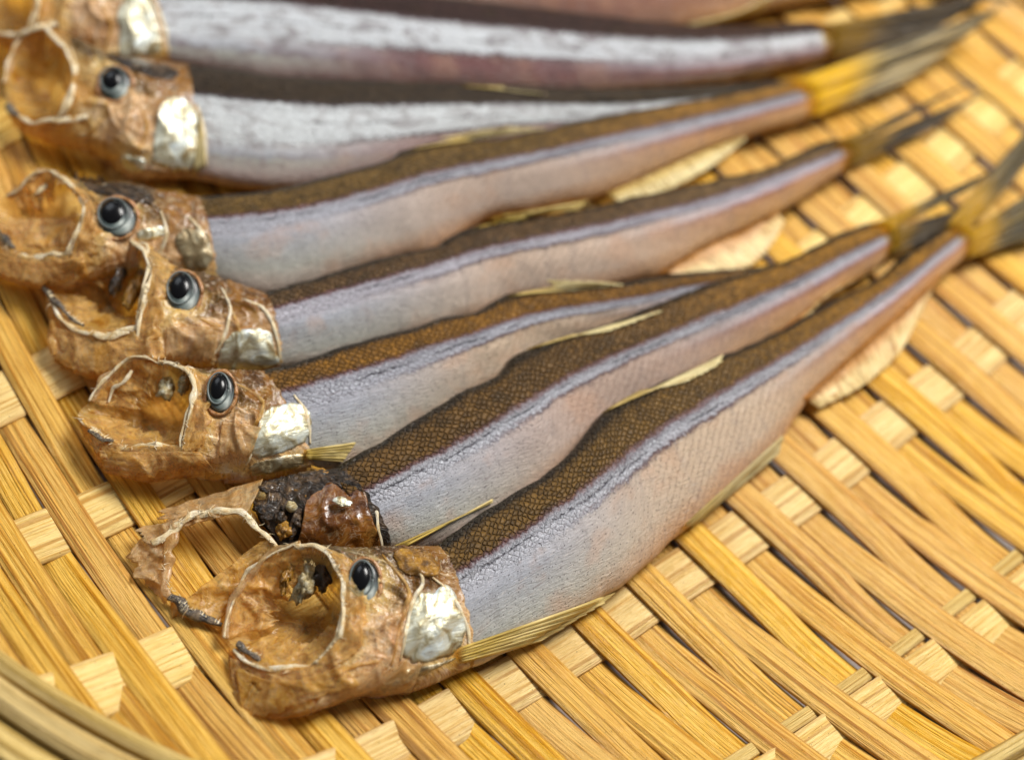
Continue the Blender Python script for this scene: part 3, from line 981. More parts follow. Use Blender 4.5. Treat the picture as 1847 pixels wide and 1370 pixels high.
def fin(f, name, base, tip, mat, nray=26, nl=14, ripple=0.35, thick=0.00028, ragged=0.06, hug=True):
    """base, tip: lists of (px,py,z mm); the sheet rests on the fish where it overlaps it"""
    Bp, Tp = spline(base, nray), spline(tip, nray)
    Gd = np.zeros((nray, nl, 3))
    for i in range(nray):
        rg = 1 + ragged * nz(i * 0.9, f.seed * 3, 2)
        for j in range(nl):
            q = j / (nl - 1) * rg
            p = Bp[i] * (1 - q) + Tp[i] * q
            z = p[2] + ripple * min(1, q * 3) * (nz(i * 0.35, q * 2, f.seed) + 0.2 * math.sin(i * 1.9))
            w = np.array(W(p[0], p[1], max(z, 1.3)))
            if hug:
                d = Vector(ray(p[0], p[1])).normalized()
                hit = f.bvh.ray_cast(Vector(CAM), d, 2.0)[0]
                if hit is not None:
                    dh = (np.array(hit) - CAM) @ fw
                    if dh < (w - CAM) @ fw + 0.0004:
                        w = np.array(hit) - np.array(d) * (0.0005 + 0.0002 * math.sin(i * 1.9))
            Gd[i, j] = w
    return sheet(name, Gd, mat, f.root, thick=thick)


def membrane(f, name, ca, cb, mat, n=44, m_=26, amp=0.8, ragged=0.15, hug=True, arch=0.0, thick=0.0002, lift=0.4):
    """crumpled skin stretched from curve ca to curve cb (px,py,z mm), torn along cb"""
    A_, B_ = spline(ca, n), spline(cb, n)
    Gd = np.zeros((n, m_, 3))
    for i in range(n):
        rg = 1 + ragged * (nz(i * 0.22, f.seed * 3, B_[0][0] * 0.1) + 0.6 * nz(i * 0.7, f.seed, B_[0][1] * 0.1))
        for j in range(m_):
            q = j / (m_ - 1) * rg
            p = A_[i] * (1 - q) + B_[i] * q
            x, y = p[0] / 10, p[1] / 10
            e = min(1.0, q * 4)
            k = ((1 - 2 * abs(nz(x * 0.17, y * 0.17, f.seed + 2))) ** 2 - 0.5) + 0.35 * ((1 - 2 * abs(nz(x * 0.45, y * 0.45, f.seed))) ** 2 - 0.5)
            z = p[2] + amp * k * e + arch * math.sin(math.pi * min(1, q))
            w = np.array(W(p[0] + 4 * e * nz(x * 0.4, y * 0.4, 7), p[1] + 4 * e * nz(x * 0.4, y * 0.4, 17), max(z, 1.3)))
            if hug:
                d = Vector(ray(p[0], p[1])).normalized()
                hit = f.bvh.ray_cast(Vector(CAM), d, 2.0)[0]
                if hit is not None and (np.array(hit) - CAM) @ fw < (w - CAM) @ fw + 0.0003:
                    w = np.array(hit) - np.array(d) * (lift + 0.35 * max(0, k)) / 1000
            Gd[i, j] = w
    return sheet(name, Gd, mat, f.root, thick=thick)


def fibres(f, curve, count, length, seed, rad=0.1, zup=0.5):
    """torn fibres standing off a jaw edge, joined (each is a pixel or two wide)"""
    r = random.Random(seed)
    P = wpts(curve, 200)
    V, F, MM = [], [], []
    for _ in range(count):
        p = P[r.randrange(200)] + np.array([r.uniform(-.4, .4), r.uniform(-.4, .4), r.uniform(0, zup)]) / 1000
        d = np.array([r.uniform(-1, 1), r.uniform(-1, 1), r.uniform(-0.3, 0.4)])
        d /= np.linalg.norm(d)
        bend = np.array([r.uniform(-1, 1), r.uniform(-1, 1), r.uniform(-0.8, 0.2)])
        L = length * r.uniform(0.4, 1.3) / 1000
        n = 8
        b = len(V)
        for k in range(n):
            t = k / (n - 1)
            c = p + d * L * t + bend * L * 0.5 * t * t
            rr = rad / 1000 * (1 - 0.8 * t) * r.uniform(0.8, 1.2)
            s1 = np.cross(d, [0.2, 0.3, 1]); s1 /= np.linalg.norm(s1)
            s2 = np.cross(d, s1)
            for h in range(4):
                V.append(c + (s1 * math.cos(h * math.pi / 2) + s2 * math.sin(h * math.pi / 2)) * rr)
                MM.append((c[0] * 1000, c[1] * 1000))
        F += [tuple(x + b for x in q) for q in grid_faces(n, 4, wrap=True)]
    o = mesh_obj('torn_fibres', V, F, M_BONE, f.root, uv=MM, uv2=MM)
    o['kind'] = 'stuff'
    return o


def mouth(f, ring, deep, mat=None):
    """lining: closed ring of (px,py,z) sinking into deep (px,py,z)"""
    n, nr = 96, 30
    q = spline(list(ring) + [ring[0]], n + 1)[:-1]
    R = np.array([W(*p) for p in q])
    c = np.array(W(*deep))
    V, MM = [], []
    for r in range(nr):
        t = r / (nr - 1)
        for a in range(n):
            p = R[a] * (1 - t) + c * t
            zz = R[a][2] * (1 - t) ** 2.2 + c[2] * (1 - (1 - t) ** 2.2)
            x, y = p[0] * 1000, p[1] * 1000
            k = math.sin(math.pi * min(1, t * 1.1)) if t < 0.9 else 0.3
            zz += (1.3 * nz(x * 0.17, y * 0.17, f.seed + 8) - 1.3 * abs(nz(x * 0.3, y * 0.3, f.seed)) - 0.5 * abs(nz(x * 0.8, y * 0.8, f.seed)) + 0.4 + 0.1 * nz(x * 1.2, y * 1.2, 3)) * k / 1000
            p[2] = max(zz, 0.0014)
            V.append(p)
            MM.append((x, y))
    F = grid_faces(nr, n, wrap=True)
    F.append(tuple((nr - 1) * n + a for a in range(n)))
    U = [(a / n, r / nr) for r in range(nr) for a in range(n)]
    return mesh_obj('mouth_lining', V, F, mat or M_MOUTH, f.root, uv=U, uv2=MM)


def bone(f, name, pts, w0, w1, mat=None, flat=0.4, wob=0.75, n=70):
    jt = random.Random(int(pts[0][0] * 7 + pts[-1][1]))
    pts = [p if k_ in (0, len(pts) - 1) else (p[0] + jt.uniform(-4, 4), p[1] + jt.uniform(-4, 4), p[2] + jt.uniform(-.3, .3)) for k_, p in enumerate(pts)]
    P = wpts(pts, n)
    s = np.linspace(0, 1, n)
    rad = (w0 + (w1 - w0) * s) * (0.55 + 0.45 * np.sin(np.pi * np.clip(s * 0.9 + 0.07, 0, 1)))
    return tube(name, P, rad / 1000, mat or M_BONE, f.root, flat, 10, wob, f.seed + w0)


def teeth(f, pts, inward, size=0.55, every=0.9, n=None):
    P = wpts(pts, 120)
    L = np.r_[0, np.cumsum(np.linalg.norm(np.diff(P, axis=0), axis=1))] * 1000
    c = np.array(W(*inward))
    k = int(L[-1] / every)
    V, F = [], []
    for a in range(k):
        s = (a + 0.5 + rnd.uniform(-0.25, 0.25)) * every
        p = np.array([np.interp(s, L, P[:, q]) for q in range(3)])
        d = c - p
        d /= np.linalg.norm(d)
        d = d + np.array([rnd.uniform(-.3, .3), rnd.uniform(-.3, .3), rnd.uniform(0.1, 0.5)])
        d /= np.linalg.norm(d)
        sz = size * rnd.uniform(0.6, 1.3) / 1000
        s1 = np.cross(d, [0.3, 0.2, 1])
        s1 /= np.linalg.norm(s1)
        s2 = np.cross(d, s1)
        b = len(V)
        for h in range(5):
            th = 2 * math.pi * h / 5
            V.append(p + (s1 * math.cos(th) + s2 * math.sin(th)) * sz * 0.34)
        V.append(p + d * sz * 1.9)
        F += [(b + h, b + (h + 1) % 5, b + 5) for h in range(5)]
    o = mesh_obj('teeth', V, F, M_BONE, f.root, uv=[(0, 0)] * len(V), uv2=[(v[0] * 1000, v[1] * 1000) for v in V])
    o['kind'] = 'stuff'
    return o


def lump(f, name, c, r, mat, sq=0.7, rough=0.35, parent=None, seed=0, freq=0.35):
    """crumpled lump of dried flesh at photo point c=(px,py,z), radii r mm (x,y,z)"""
    cc = np.array(W(*c))
    V, MM = [], []
    na, nb = 36, 20
    for j in range(nb):
        ph = math.pi * j / (nb - 1)
        for i in range(na):
            th = 2 * math.pi * i / na
            d = np.array([math.sin(ph) * math.cos(th), math.sin(ph) * math.sin(th), math.cos(ph)])
            q = d * np.array(r)
            k = 1 + rough * (nz(*(q * freq + seed)) + 0.7 * abs(nz(*(q * freq * 2.3 + seed))) + 0.3 * nz(*(q * freq * 5 + seed)))
            p = cc + q * k / 1000
            p[2] = max(p[2], 0.0013)
            V.append(p)
            MM.append((p[0] * 1000, p[1] * 1000 + p[2] * 700))
    return mesh_obj(name, V, grid_faces(nb, na, wrap=True), mat, parent or f.root, uv=MM, uv2=MM)


def start(label, dorsal, ventral, mat, seed, thick=5.0, zd=(7.5, 8.0, 8.0, 6.5), zv=(3.2, 3.0, 3.0, 3.5), headmat=None, nb=220):
    f = Fish()
    f.dorsal, f.ventral = dorsal, ventral
    f.zs = [0, 0.3, 0.7, 1.0]
    f.zd, f.zv = zd, zv
    f.thick, f.mat, f.seed = thick, mat, seed
    f.headmat = headmat or M_HEAD
    f.darkeye = False
    f.nb = nb
    c = (np.array(dorsal).mean(0) + np.array(ventral).mean(0)) / 2
    w = W(c[0], c[1], 1.2)
    f.root = empty('dried_fish', tuple(float(x) for x in w), label, 'fish', 'whole dried fish laid side by side on the basket')
    make_body(f)
    return f


def xf(src, a0, b0, a1, b1):
    """similarity taking photo points a0->a1, b0->b1"""
    A0, B0, A1, B1 = [complex(*p) for p in (a0, b0, a1, b1)]
    k = (B1 - A1) / (B0 - A0)

    def one(p):
        w = A1 + k * (complex(p[0], p[1]) - A0)
        return (w.real, w.imag) + tuple(p[2:])
    return one


def full_head(f, h, blur=False):
    f.head = h
    make_head(f)
    surf_tree(f)
    ring = h['ring']
    mouth(f, ring, h['deep'])
    na = h['near']
    bone(f, 'upper_jaw', na, h.get('nw', 0.5), 0.38)
    bone(f, 'jaw_edge', [(p[0] + 9 * math.sin(k), p[1] + 5 * math.cos(k * 1.3), p[2] - 0.5) for k, p in enumerate(na)], 0.3, 0.35, flat=0.6)
    bone(f, 'upper_jaw', h['far'], 0.5, 0.8, M_PALE, flat=0.3)
    bone(f, 'jaw_edge', [(p[0] - 4, p[1] - 1, p[2] + 0.2) for p in h['far']], 0.25, 0.3, flat=0.8)
    bone(f, 'lower_jaw', h['low'], 0.6, 0.42, flat=0.45)
    bone(f, 'jaw_tip', h['tip'], 0.7, 0.5, M_BLACK, 0.6, 0.9)
    if not blur:
        teeth(f, na, h['deep'], 0.62, 0.75)
        teeth(f, h['tip'], h['deep'], 0.5, 0.55)
    patch_on(f, 'gill_cover', h['gill'], h.get('gillmat', M_SILVER), 0.5, wr=0.2)
    for k, ln in enumerate(h.get('ridges', [])):
        P = []
        for p in spline(ln, 40):
            q, nn = drop(f, p[0], p[1])
            P.append(q + nn * 0.0001)
        tube('face_bone', np.array(P), [0.00024 * (0.5 + math.sin(math.pi * (i + 1) / 41)) for i in range(40)], M_BONE if k % 2 else M_CHIN, f.root, 0.7, 8, 0.4, f.seed + k)
    eye(f, *h['eye'])
    if not blur:
        fibres(f, na, 22, 1.0, 3 + int(f.seed))
        fibres(f, h['low'], 24, 1.3, 33 + int(f.seed))
        fibres(f, h['far'], 10, 1.0, 63 + int(f.seed))
        # skin hanging from the jaw edges: outside of the cheek, chin, and the far cheek
        lo = h['low']
        membrane(f, 'jaw_membrane', [(p[0], p[1], p[2]) for p in lo[1:]], [(p[0] + 10, p[1] + 38, max(2.5, p[2] - 2.5)) for p in lo[1:]], M_CHIN, 60, 22, 0.9, 0.45)
        membrane(f, 'cheek_membrane', na, [(p[0] + 34, p[1] + 8, p[2] - 0.5) for p in na], M_CHIN, 50, 18, 0.6, 0.5)
        membrane(f, 'mouth_membrane', h['far'], [(0.45 * p[0] + 0.55 * h['deep'][0], 0.45 * p[1] + 0.55 * h['deep'][1], 0.45 * p[2] + 0.55 * 4.5) for p in h['far']], M_FILM, 44, 26, 0.9, 0.4, hug=False)
        membrane(f, 'mouth_membrane', lo[::-1], [(0.5 * p[0] + 0.5 * h['deep'][0], 0.5 * p[1] + 0.5 * h['deep'][1], 0.5 * p[2] + 0.5 * 4) for p in lo[::-1]], M_MOUTH, 44, 26, 0.9, 0.3, hug=False)


# ---- fish 1: the front one
B1 = body_mat('skin_fish_front', vb=0.315, seed=1, silver_w=0.13)
f1 = start('dried fish at the open edge of the row with a gaping round mouth',
           [(781, 988), (840, 944), (900, 905), (990, 850), (1045, 797), (1090, 742), (1216, 680), (1303, 641), (1369, 615), (1424, 586), (1500, 542),
            (1578, 506), (1629, 462), (1688, 416), (1745, 388)],
           [(845, 1205), (930, 1170), (1010, 1125), (1071, 1088), (1136, 1045), (1209, 978), (1260, 937), (1330, 872), (1395, 812), (1425, 765), (1455, 722),
            (1530, 652), (1620, 572), (1700, 497), (1768, 440)], B1, 1, 5.2, zd=(8.5, 8.5, 7.5, 6.0), zv=(3.6, 3.2, 3.0, 3.2), nb=260)
h1 = dict(
    arc=[(533, 981, 11.5), (570, 986, 12.3), (607, 1012, 13), (622, 1064, 13), (616, 1134, 12), (576, 1190, 10), (512, 1204, 8), (455, 1190, 6), (412, 1170, 5)],
    nape=[(560, 980, 11.5), (600, 985, 11.5), (650, 988, 11), (700, 985, 10.5), (769, 988, 9), (781, 988, 8.5)],
    chin=[(413, 1200, 4.2), (420, 1270, 2.6), (457, 1298, 2.2), (533, 1282, 2.4), (619, 1260, 2.6), (733, 1250, 2.8), (845, 1205, 3.6)],
    ring=[(533, 981, 11.3), (570, 987, 12.0), (607, 1012, 12.6), (622, 1064, 12.6), (616, 1134, 11.5), (576, 1190, 9.6), (512, 1202, 7.6), (441, 1174, 5.6),
          (410, 1150, 5.2), (417, 1100, 5.6), (457, 1027, 7.5), (496, 996, 9.5)],
    deep=(560, 1110, 2.6),
    near=[(528, 984, 11.8), (570, 986, 12.6), (607, 1012, 13.4), (622, 1064, 13.4), (617, 1134, 12.4), (600, 1165, 11.4), (570, 1195, 10.2)],
    far=[(540, 978, 11.6), (496, 996, 10), (457, 1027, 7.8), (430, 1070, 6.4), (415, 1115, 5.8), (409, 1152, 5.4)],
    low=[(632, 1140, 11.6), (600, 1178, 10.4), (560, 1202, 9.2), (512, 1208, 8.2), (470, 1200, 7.0), (420, 1172, 5.6)],
    tip=[(425, 1160, 6.2), (445, 1172, 6.4), (470, 1190, 6.9)],
    gill=[(745, 1072), (822, 1052), (850, 1165), (716, 1205)],
    ridges=[[(690, 1000), (735, 1060), (728, 1110), (705, 1200)], [(745, 1000), (762, 1050), (742, 1090), (722, 1190)], [(560, 1235), (640, 1200), (690, 1190)],
            [(780, 1040), (815, 1075), (842, 1130), (848, 1180)]],
    eye=(656, 1050, 29, 42, 0.08))
full_head(f1, h1)
bone(f1, 'jaw_strut', [(492, 1245, 6.0), (540, 1222, 8.0), (590, 1200, 9.8), (625, 1180, 11)], 0.4, 0.75)
patch_on(f1, 'nape_plate', [(700, 990), (778, 992), (800, 1035), (735, 1040)], M_NAPE, 0.35, wr=0.3)
patch_on(f1, 'throat_plate', [(700, 1215), (800, 1195), (836, 1180), (690, 1248)], M_SILVER_D, 0.3, wr=0.3)
lump(f1, 'palate', (552, 1050, 7.6), (1.3, 3.0, 1.8), M_PALATE, seed=3, rough=0.9, freq=0.6)
lump(f1, 'palate', (585, 1040, 8.4), (1.3, 1.6, 1.2), M_DARK, seed=5, rough=0.9, freq=0.7)
lump(f1, 'palate', (520, 1030, 7.6), (0.7, 3.0, 1.2), M_NAPE, seed=8, rough=0.9, freq=0.7)
membrane(f1, 'chin_fold', [(425, 1200, 5), (480, 1225, 6), (540, 1225, 7.5), (620, 1200, 9)], [(435, 1290, 2.4), (480, 1285, 2.6), (560, 1262, 3), (650, 1235, 4)], M_MOUTH, 50, 26, 1.4, 0.2, lift=0.9)
membrane(f1, 'chin_fold', [(415, 1185, 5), (418, 1220, 4.5), (424, 1262, 3)], [(450, 1200, 6), (455, 1245, 5), (462, 1300, 2)], M_CHIN, 40, 20, 1.0, 0.4, lift=0.6)
membrane(f1, 'throat_fold', [(560, 1285, 2.4), (640, 1258, 3), (740, 1250, 3)], [(600, 1225, 6), (680, 1205, 7), (760, 1200, 7)], M_PALE, 50, 20, 0.9, 0.4, lift=0.5)
fin(f1, 'pectoral_fin', [(818, 1172, 8), (826, 1196, 6)], [(1110, 1068, 3.2), (1080, 1092, 3.2), (975, 1156, 3.2)], M_FINY, 20, 30, 0.2)
fin(f1, 'dorsal_fin', [(1085, 745, 8.8), (1110, 728, 9.2), (1150, 706, 9.2)], [(1305, 640, 9.8), (1290, 660, 10.5), (1235, 690, 10.5)], M_FIN, 24, 24, 0.25)
fin(f1, 'pelvic_fin', [(1228, 952, 3.2), (1240, 958, 2.6)], [(1412, 784, 3.4), (1405, 818, 2.4)], M_FIN, 14, 26, 0.15)
fin(f1, 'anal_fin', [(1450, 716, 3.6), (1526, 648, 4.2), (1615, 567, 4.2), (1696, 493, 4)],
    [(1478, 736, 2.2), (1555, 696, 2.0), (1622, 636, 2.0), (1668, 550, 2.4)], M_FINO, 40, 18, 0.3)
fin(f1, 'tail_fin', [(1700, 412, 6.5), (1722, 418, 7.5), (1735, 432, 6)], [(1892, 190, 11), (1888, 222, 10), (1880, 262, 9)], M_TAILF, 34, 24, 0.5)
fin(f1, 'tail_fin', [(1735, 425, 6.8), (1742, 442, 6), (1738, 468, 4)], [(1902, 320, 6), (1892, 372, 5), (1880, 425, 3)], M_TAILF, 34, 24, 0.5)

# ---- fish 2: crushed dark head behind the front fish
B2 = body_mat('skin_fish_second', brown=(90, 64, 26), vb=0.36, seed=2, silver_w=0.12, belly=(190, 164, 148))
f2 = start('dried fish with a crushed blackened head and torn open jaw loop behind the front fish',
           [(590, 852), (640, 822), (690, 795), (740, 762), (790, 733), (838, 704), (896, 678), (923, 646), (955, 628), (1020, 608), (1092, 585), (1150, 562), (1216, 536),
            (1303, 503), (1380, 483), (1435, 463), (1478, 439), (1550, 407), (1608, 392)],
           [(690, 1000), (760, 995), (850, 965), (950, 905), (1040, 830), (1095, 770), (1150, 738), (1220, 702), (1310, 660), (1400, 606), (1470, 556), (1540, 508), (1624, 455)],
           B2, 2, 5.0, zd=(7.6, 8.4, 8.4, 6.2), zv=(2.4, 2.2, 2.2, 3.2), headmat=M_DARK)
f2.head = dict(
    arc=[(472, 868, 6.5), (455, 890, 7.2), (462, 915, 7.6), (470, 935, 7.4), (492, 962, 6.6), (505, 985, 5.6), (512, 1010, 4.2)],
    nape=[(500, 862, 7.0), (545, 852, 7.6), (575, 850, 7.6), (590, 852, 7.6)],
    chin=[(560, 1010, 3.2), (620, 1005, 3), (690, 1000, 2.4)], bulge=0.2, crumple=1.2, rag=1.6, bow=5)
make_head(f2)
surf_tree(f2)
M_DGILL = skin_mat('dark_gill', [(0.3, srgb(70, 34, 8)), (0.5, srgb(130, 78, 24)), (0.7, srgb(182, 132, 64))], 0.2, 0.0, 0.25, 0.8, srgb(52, 24, 8), 0.4, hl=0.3)
membrane(f2, 'gill_cover', [(556, 888, 8.6), (600, 868, 9.4), (648, 862, 9.6)], [(532, 1004, 4.2), (610, 1006, 5.2), (690, 988, 5.4)], M_DGILL, 44, 34, 0.55, 0.06, hug=False, arch=2.2)
bone(f2, 'face_bone', [(634, 852, 9.8), (668, 900, 9.4), (684, 950, 8.2), (690, 990, 6.2)], 0.3, 0.25)
lump(f2, 'gill_plate', (618, 905, 11.2), (1.5, 1.0, 0.25), M_SILVER, rough=0.5, seed=31, freq=0.6)
for c_, r_, m_, q in (((520, 900, 7.6), (1.6, 2.2, 1.2), M_DARK, 1), ((590, 862, 7.8), (3.0, 1.0, 1.0), M_NAPE, 2), ((548, 898, 8.2), (1.4, 0.8, 0.9), M_NAPE, 7),
                      ((510, 958, 7.4), (1.3, 1.4, 1.1), M_NAPE, 4), ((478, 920, 7.4), (1.9, 1.4, 0.9), M_DARK, 6), ((536, 936, 7.6), (0.8, 2.2, 1.2), M_DARK, 9),
                      ((528, 915, 8.4), (1.0, 0.7, 0.8), M_PALATE, 12), ((495, 885, 7.6), (1.7, 0.9, 0.8), M_DARK, 14), ((470, 895, 7.4), (1.4, 0.7, 0.8), M_CHIN, 18),
                      ((500, 935, 7.8), (1.0, 1.1, 0.9), M_DARK, 21), ((545, 872, 7.8), (1.6, 0.9, 0.8), M_DARK, 25)):
    lump(f2, 'skull_fragment', c_, r_, m_, rough=0.9, seed=q, freq=0.5)
membrane(f2, 'cheek_membrane', [(474, 864, 7), (466, 885, 8.6), (456, 905, 9), (448, 922, 8.6)], [(292, 918, 3.6), (296, 930, 4.4), (302, 942, 5.2), (312, 952, 5.6)], M_PALE, 34, 50, 1.4, 0.12, hug=False)
bone(f2, 'upper_jaw', [(500, 985, 7.5), (470, 955, 8.2), (440, 930, 8.4), (400, 917, 8), (360, 925, 7.2), (325, 945, 6.4), (300, 965, 5.6), (275, 980, 5)], 0.45, 0.75)
bone(f2, 'upper_jaw', [(316, 945, 6.2), (308, 985, 5.4), (298, 1030, 4.6), (296, 1060, 4.2), (310, 1085, 4)], 1.1, 0.6, M_PALE, flat=0.3)
membrane(f2, 'jaw_membrane', [(318, 940, 6.0), (308, 985, 5.2), (298, 1030, 4.4), (305, 1070, 3.8)], [(262, 948, 4), (240, 995, 3.2), (250, 1040, 2.6), (300, 1090, 2.6)], M_PALE, 46, 24, 1.2, 0.3, hug=False)
bone(f2, 'jaw_tip', [(305, 1075, 4.2), (340, 1102, 4.4), (372, 1118, 4.4), (400, 1125, 4)], 0.95, 0.75, M_BLACK, 0.7, 0.6)
membrane(f2, 'lower_jaw', [(330, 1085, 4.6), (345, 1098, 4.4), (385, 1122, 3.6)], [(470, 975, 5.2), (500, 985, 5), (505, 1040, 3)], M_MOUTH, 30, 40, 1.2, 0.1, hug=False)
membrane(f2, 'jaw_membrane', [(306, 1080, 3.8), (350, 1108, 3.8), (400, 1128, 3.4)], [(308, 1112, 2.4), (345, 1118, 2.4), (400, 1136, 2.4)], M_CHIN, 30, 12, 0.5, 0.3, hug=False)
fibres(f2, [(500, 985, 7.5), (440, 930, 8.4), (360, 925, 7.2), (300, 965, 5.6), (300, 1040, 4.4), (340, 1102, 4.4)], 50, 1.2, 71)
teeth(f2, [(440, 930, 8.6), (470, 955, 8.4), (500, 985, 7.7)], (420, 1000, 3), 0.55, 0.7)
teeth(f2, [(320, 1085, 4.8), (400, 1128, 4.4)], (420, 1000, 6), 0.45, 0.7)
fin(f2, 'pectoral_fin', [(700, 990, 4.5), (730, 985, 7.0)], [(882, 908, 5.5), (886, 902, 7.5)], M_FINY, 14, 30, 0.15)
fin(f2, 'dorsal_fin', [(950, 630, 9.0), (985, 618, 9.5), (1030, 604, 9.3)], [(1196, 560, 9.4), (1150, 578, 10.4), (1090, 600, 10.4)], M_FIN, 24, 24, 0.2)
fin(f2, 'anal_fin', [(1395, 606, 3.0), (1440, 572, 3.4), (1500, 525, 3.5), (1580, 480, 3.5)], [(1425, 600, 6.0), (1465, 560, 5), (1500, 528, 4), (1585, 484, 3)], M_FINO, 30, 12, 0.2)
fin(f2, 'tail_fin', [(1568, 408, 6.2), (1590, 410, 6.8), (1600, 420, 6)], [(1784, 311, 8), (1776, 319, 7.4), (1760, 334, 7)], M_TAILF, 30, 24, 0.4)
fin(f2, 'tail_fin', [(1596, 418, 6), (1602, 435, 5.2), (1598, 462, 3.6)], [(1752, 370, 5), (1732, 388, 4.5), (1690, 425, 3.5)], M_TAILD, 30, 24, 0.4)

# ---- fish 3
B3 = body_mat('skin_fish_third', brown=(118, 80, 22), gold=(112, 76, 22), vb=0.30, seed=3, silver_w=0.16, silver=(180, 180, 190))
f3 = start('dried fish with golden brown back whose tail is tucked under the neighbouring fish',
           [(464, 672), (524, 657), (573, 642), (625, 624), (691, 605), (746, 592), (800, 572), (850, 566), (899, 538), (930, 528), (1040, 520), (1150, 504), (1216, 494), (1303, 487),
            (1380, 480), (1450, 462)],
           [(560, 850), (620, 848), (680, 822), (740, 784), (850, 722), (905, 694), (965, 646), (1100, 604), (1200, 574), (1310, 530), (1400, 505), (1470, 482)],
           B3, 3, 5.0, zd=(8.2, 8.4, 7.6, 4.0), zv=(3.0, 2.2, 2.0, 2.4))
h3 = dict(
    arc=[(260, 645, 10.5), (300, 652, 11.5), (342, 670, 12.4), (353, 699, 12.6), (340, 760, 11.6), (322, 800, 10), (270, 800, 8), (216, 801, 6.4), (160, 776, 5)],
    nape=[(300, 650, 11), (342, 664, 11.3), (391, 667, 10.8), (456, 671, 9), (464, 672, 8.2)],
    chin=[(172, 815, 4), (182, 845, 2.6), (222, 858, 2.3), (324, 854, 2.6), (400, 868, 2.8), (456, 868, 2.8), (560, 850, 3.0)],
    ring=[(260, 645, 10.3), (300, 653, 11.2), (342, 671, 12), (352, 699, 12.1), (338, 760, 11.2), (320, 798, 9.6), (270, 797, 7.8), (216, 798, 6.2), (170, 778, 5.2), (141, 752, 5),
          (150, 735, 5.2), (167, 720, 5.6), (196, 676, 7.4), (231, 652, 9)],
    deep=(300, 755, 2.6),
    near=[(285, 650, 11.5), (325, 660, 12.2), (346, 676, 12.8), (354, 705, 13), (342, 755, 12), (332, 790, 11), (328, 812, 10.4)],
    far=[(290, 656, 10.8), (260, 645, 10.7), (231, 652, 9.4), (196, 676, 7.8), (175, 708, 6.4), (165, 725, 5.8)],
    low=[(400, 800, 9.5), (345, 806, 10), (300, 806, 8.8), (260, 803, 7.8), (216, 803, 6.6), (160, 770, 5.4), (141, 752, 5.2)],
    tip=[(160, 774, 5.8), (180, 785, 6.0), (206, 796, 6.4)],
    gill=[(474, 732), (552, 722), (568, 798), (440, 836)],
    ridges=[[(420, 690), (470, 720), (468, 750), (440, 800)], [(475, 720), (470, 770), (445, 838)], [(250, 835), (330, 830), (400, 838)], [(530, 712), (552, 745), (560, 800)]],
    eye=(398, 708, 26, 37, 0.12), gillmat=M_SILVER)
full_head(f3, h3)
patch_on(f3, 'throat_plate', [(455, 834), (545, 815), (550, 838), (450, 862)], M_SILVER_D, 0.4, wr=0.4)
lump(f3, 'palate', (300, 698, 8.5), (1.1, 1.9, 1.0), M_PALATE, seed=13, rough=0.9, freq=0.6)
lump(f3, 'palate', (328, 692, 9.5), (0.9, 1.5, 1.2), M_PALATE, seed=15, rough=0.9, freq=0.7)
membrane(f3, 'chin_fold', [(178, 812, 5), (230, 815, 6.4), (300, 815, 8), (360, 815, 9)], [(190, 852, 2.6), (240, 858, 2.6), (320, 850, 3.4), (390, 850, 4)], M_CHIN, 50, 22, 1.1, 0.25, lift=0.6)
membrane(f3, 'cheek_plate', [(400, 760, 10), (440, 765, 9.5), (470, 770, 9)], [(395, 810, 9), (440, 820, 8), (455, 815, 8)], M_PALE, 30, 18, 0.6, 0.3)
bone(f3, 'jaw_strut', [(196, 725, 6), (205, 700, 7), (225, 685, 8), (238, 668, 9)], 0.35, 0.45)
bone(f3, 'chin_slit', [(190, 846, 3.2), (215, 849, 3.2), (240, 842, 3.6), (262, 840, 3.8)], 0.25, 0.2, M_BLACK)
fin(f3, 'pectoral_fin', [(548, 812, 7.0), (550, 826, 5)], [(642, 798, 6.5), (618, 832, 5.0)], M_FINY, 18, 16, 0.2)
fin(f3, 'dorsal_fin', [(915, 534, 8.8), (950, 526, 9.4), (1010, 522, 9.2)], [(1125, 514, 9.0), (1070, 508, 10.4), (985, 505, 10.6)], M_FIN, 24, 22, 0.2)
fin(f3, 'tail_fin', [(1440, 466, 4), (1450, 470, 4), (1462, 480, 3)], [(1585, 425, 2.6), (1540, 450, 2.6), (1590, 445, 2.4)], M_TAILD, 24, 16, 0.2)

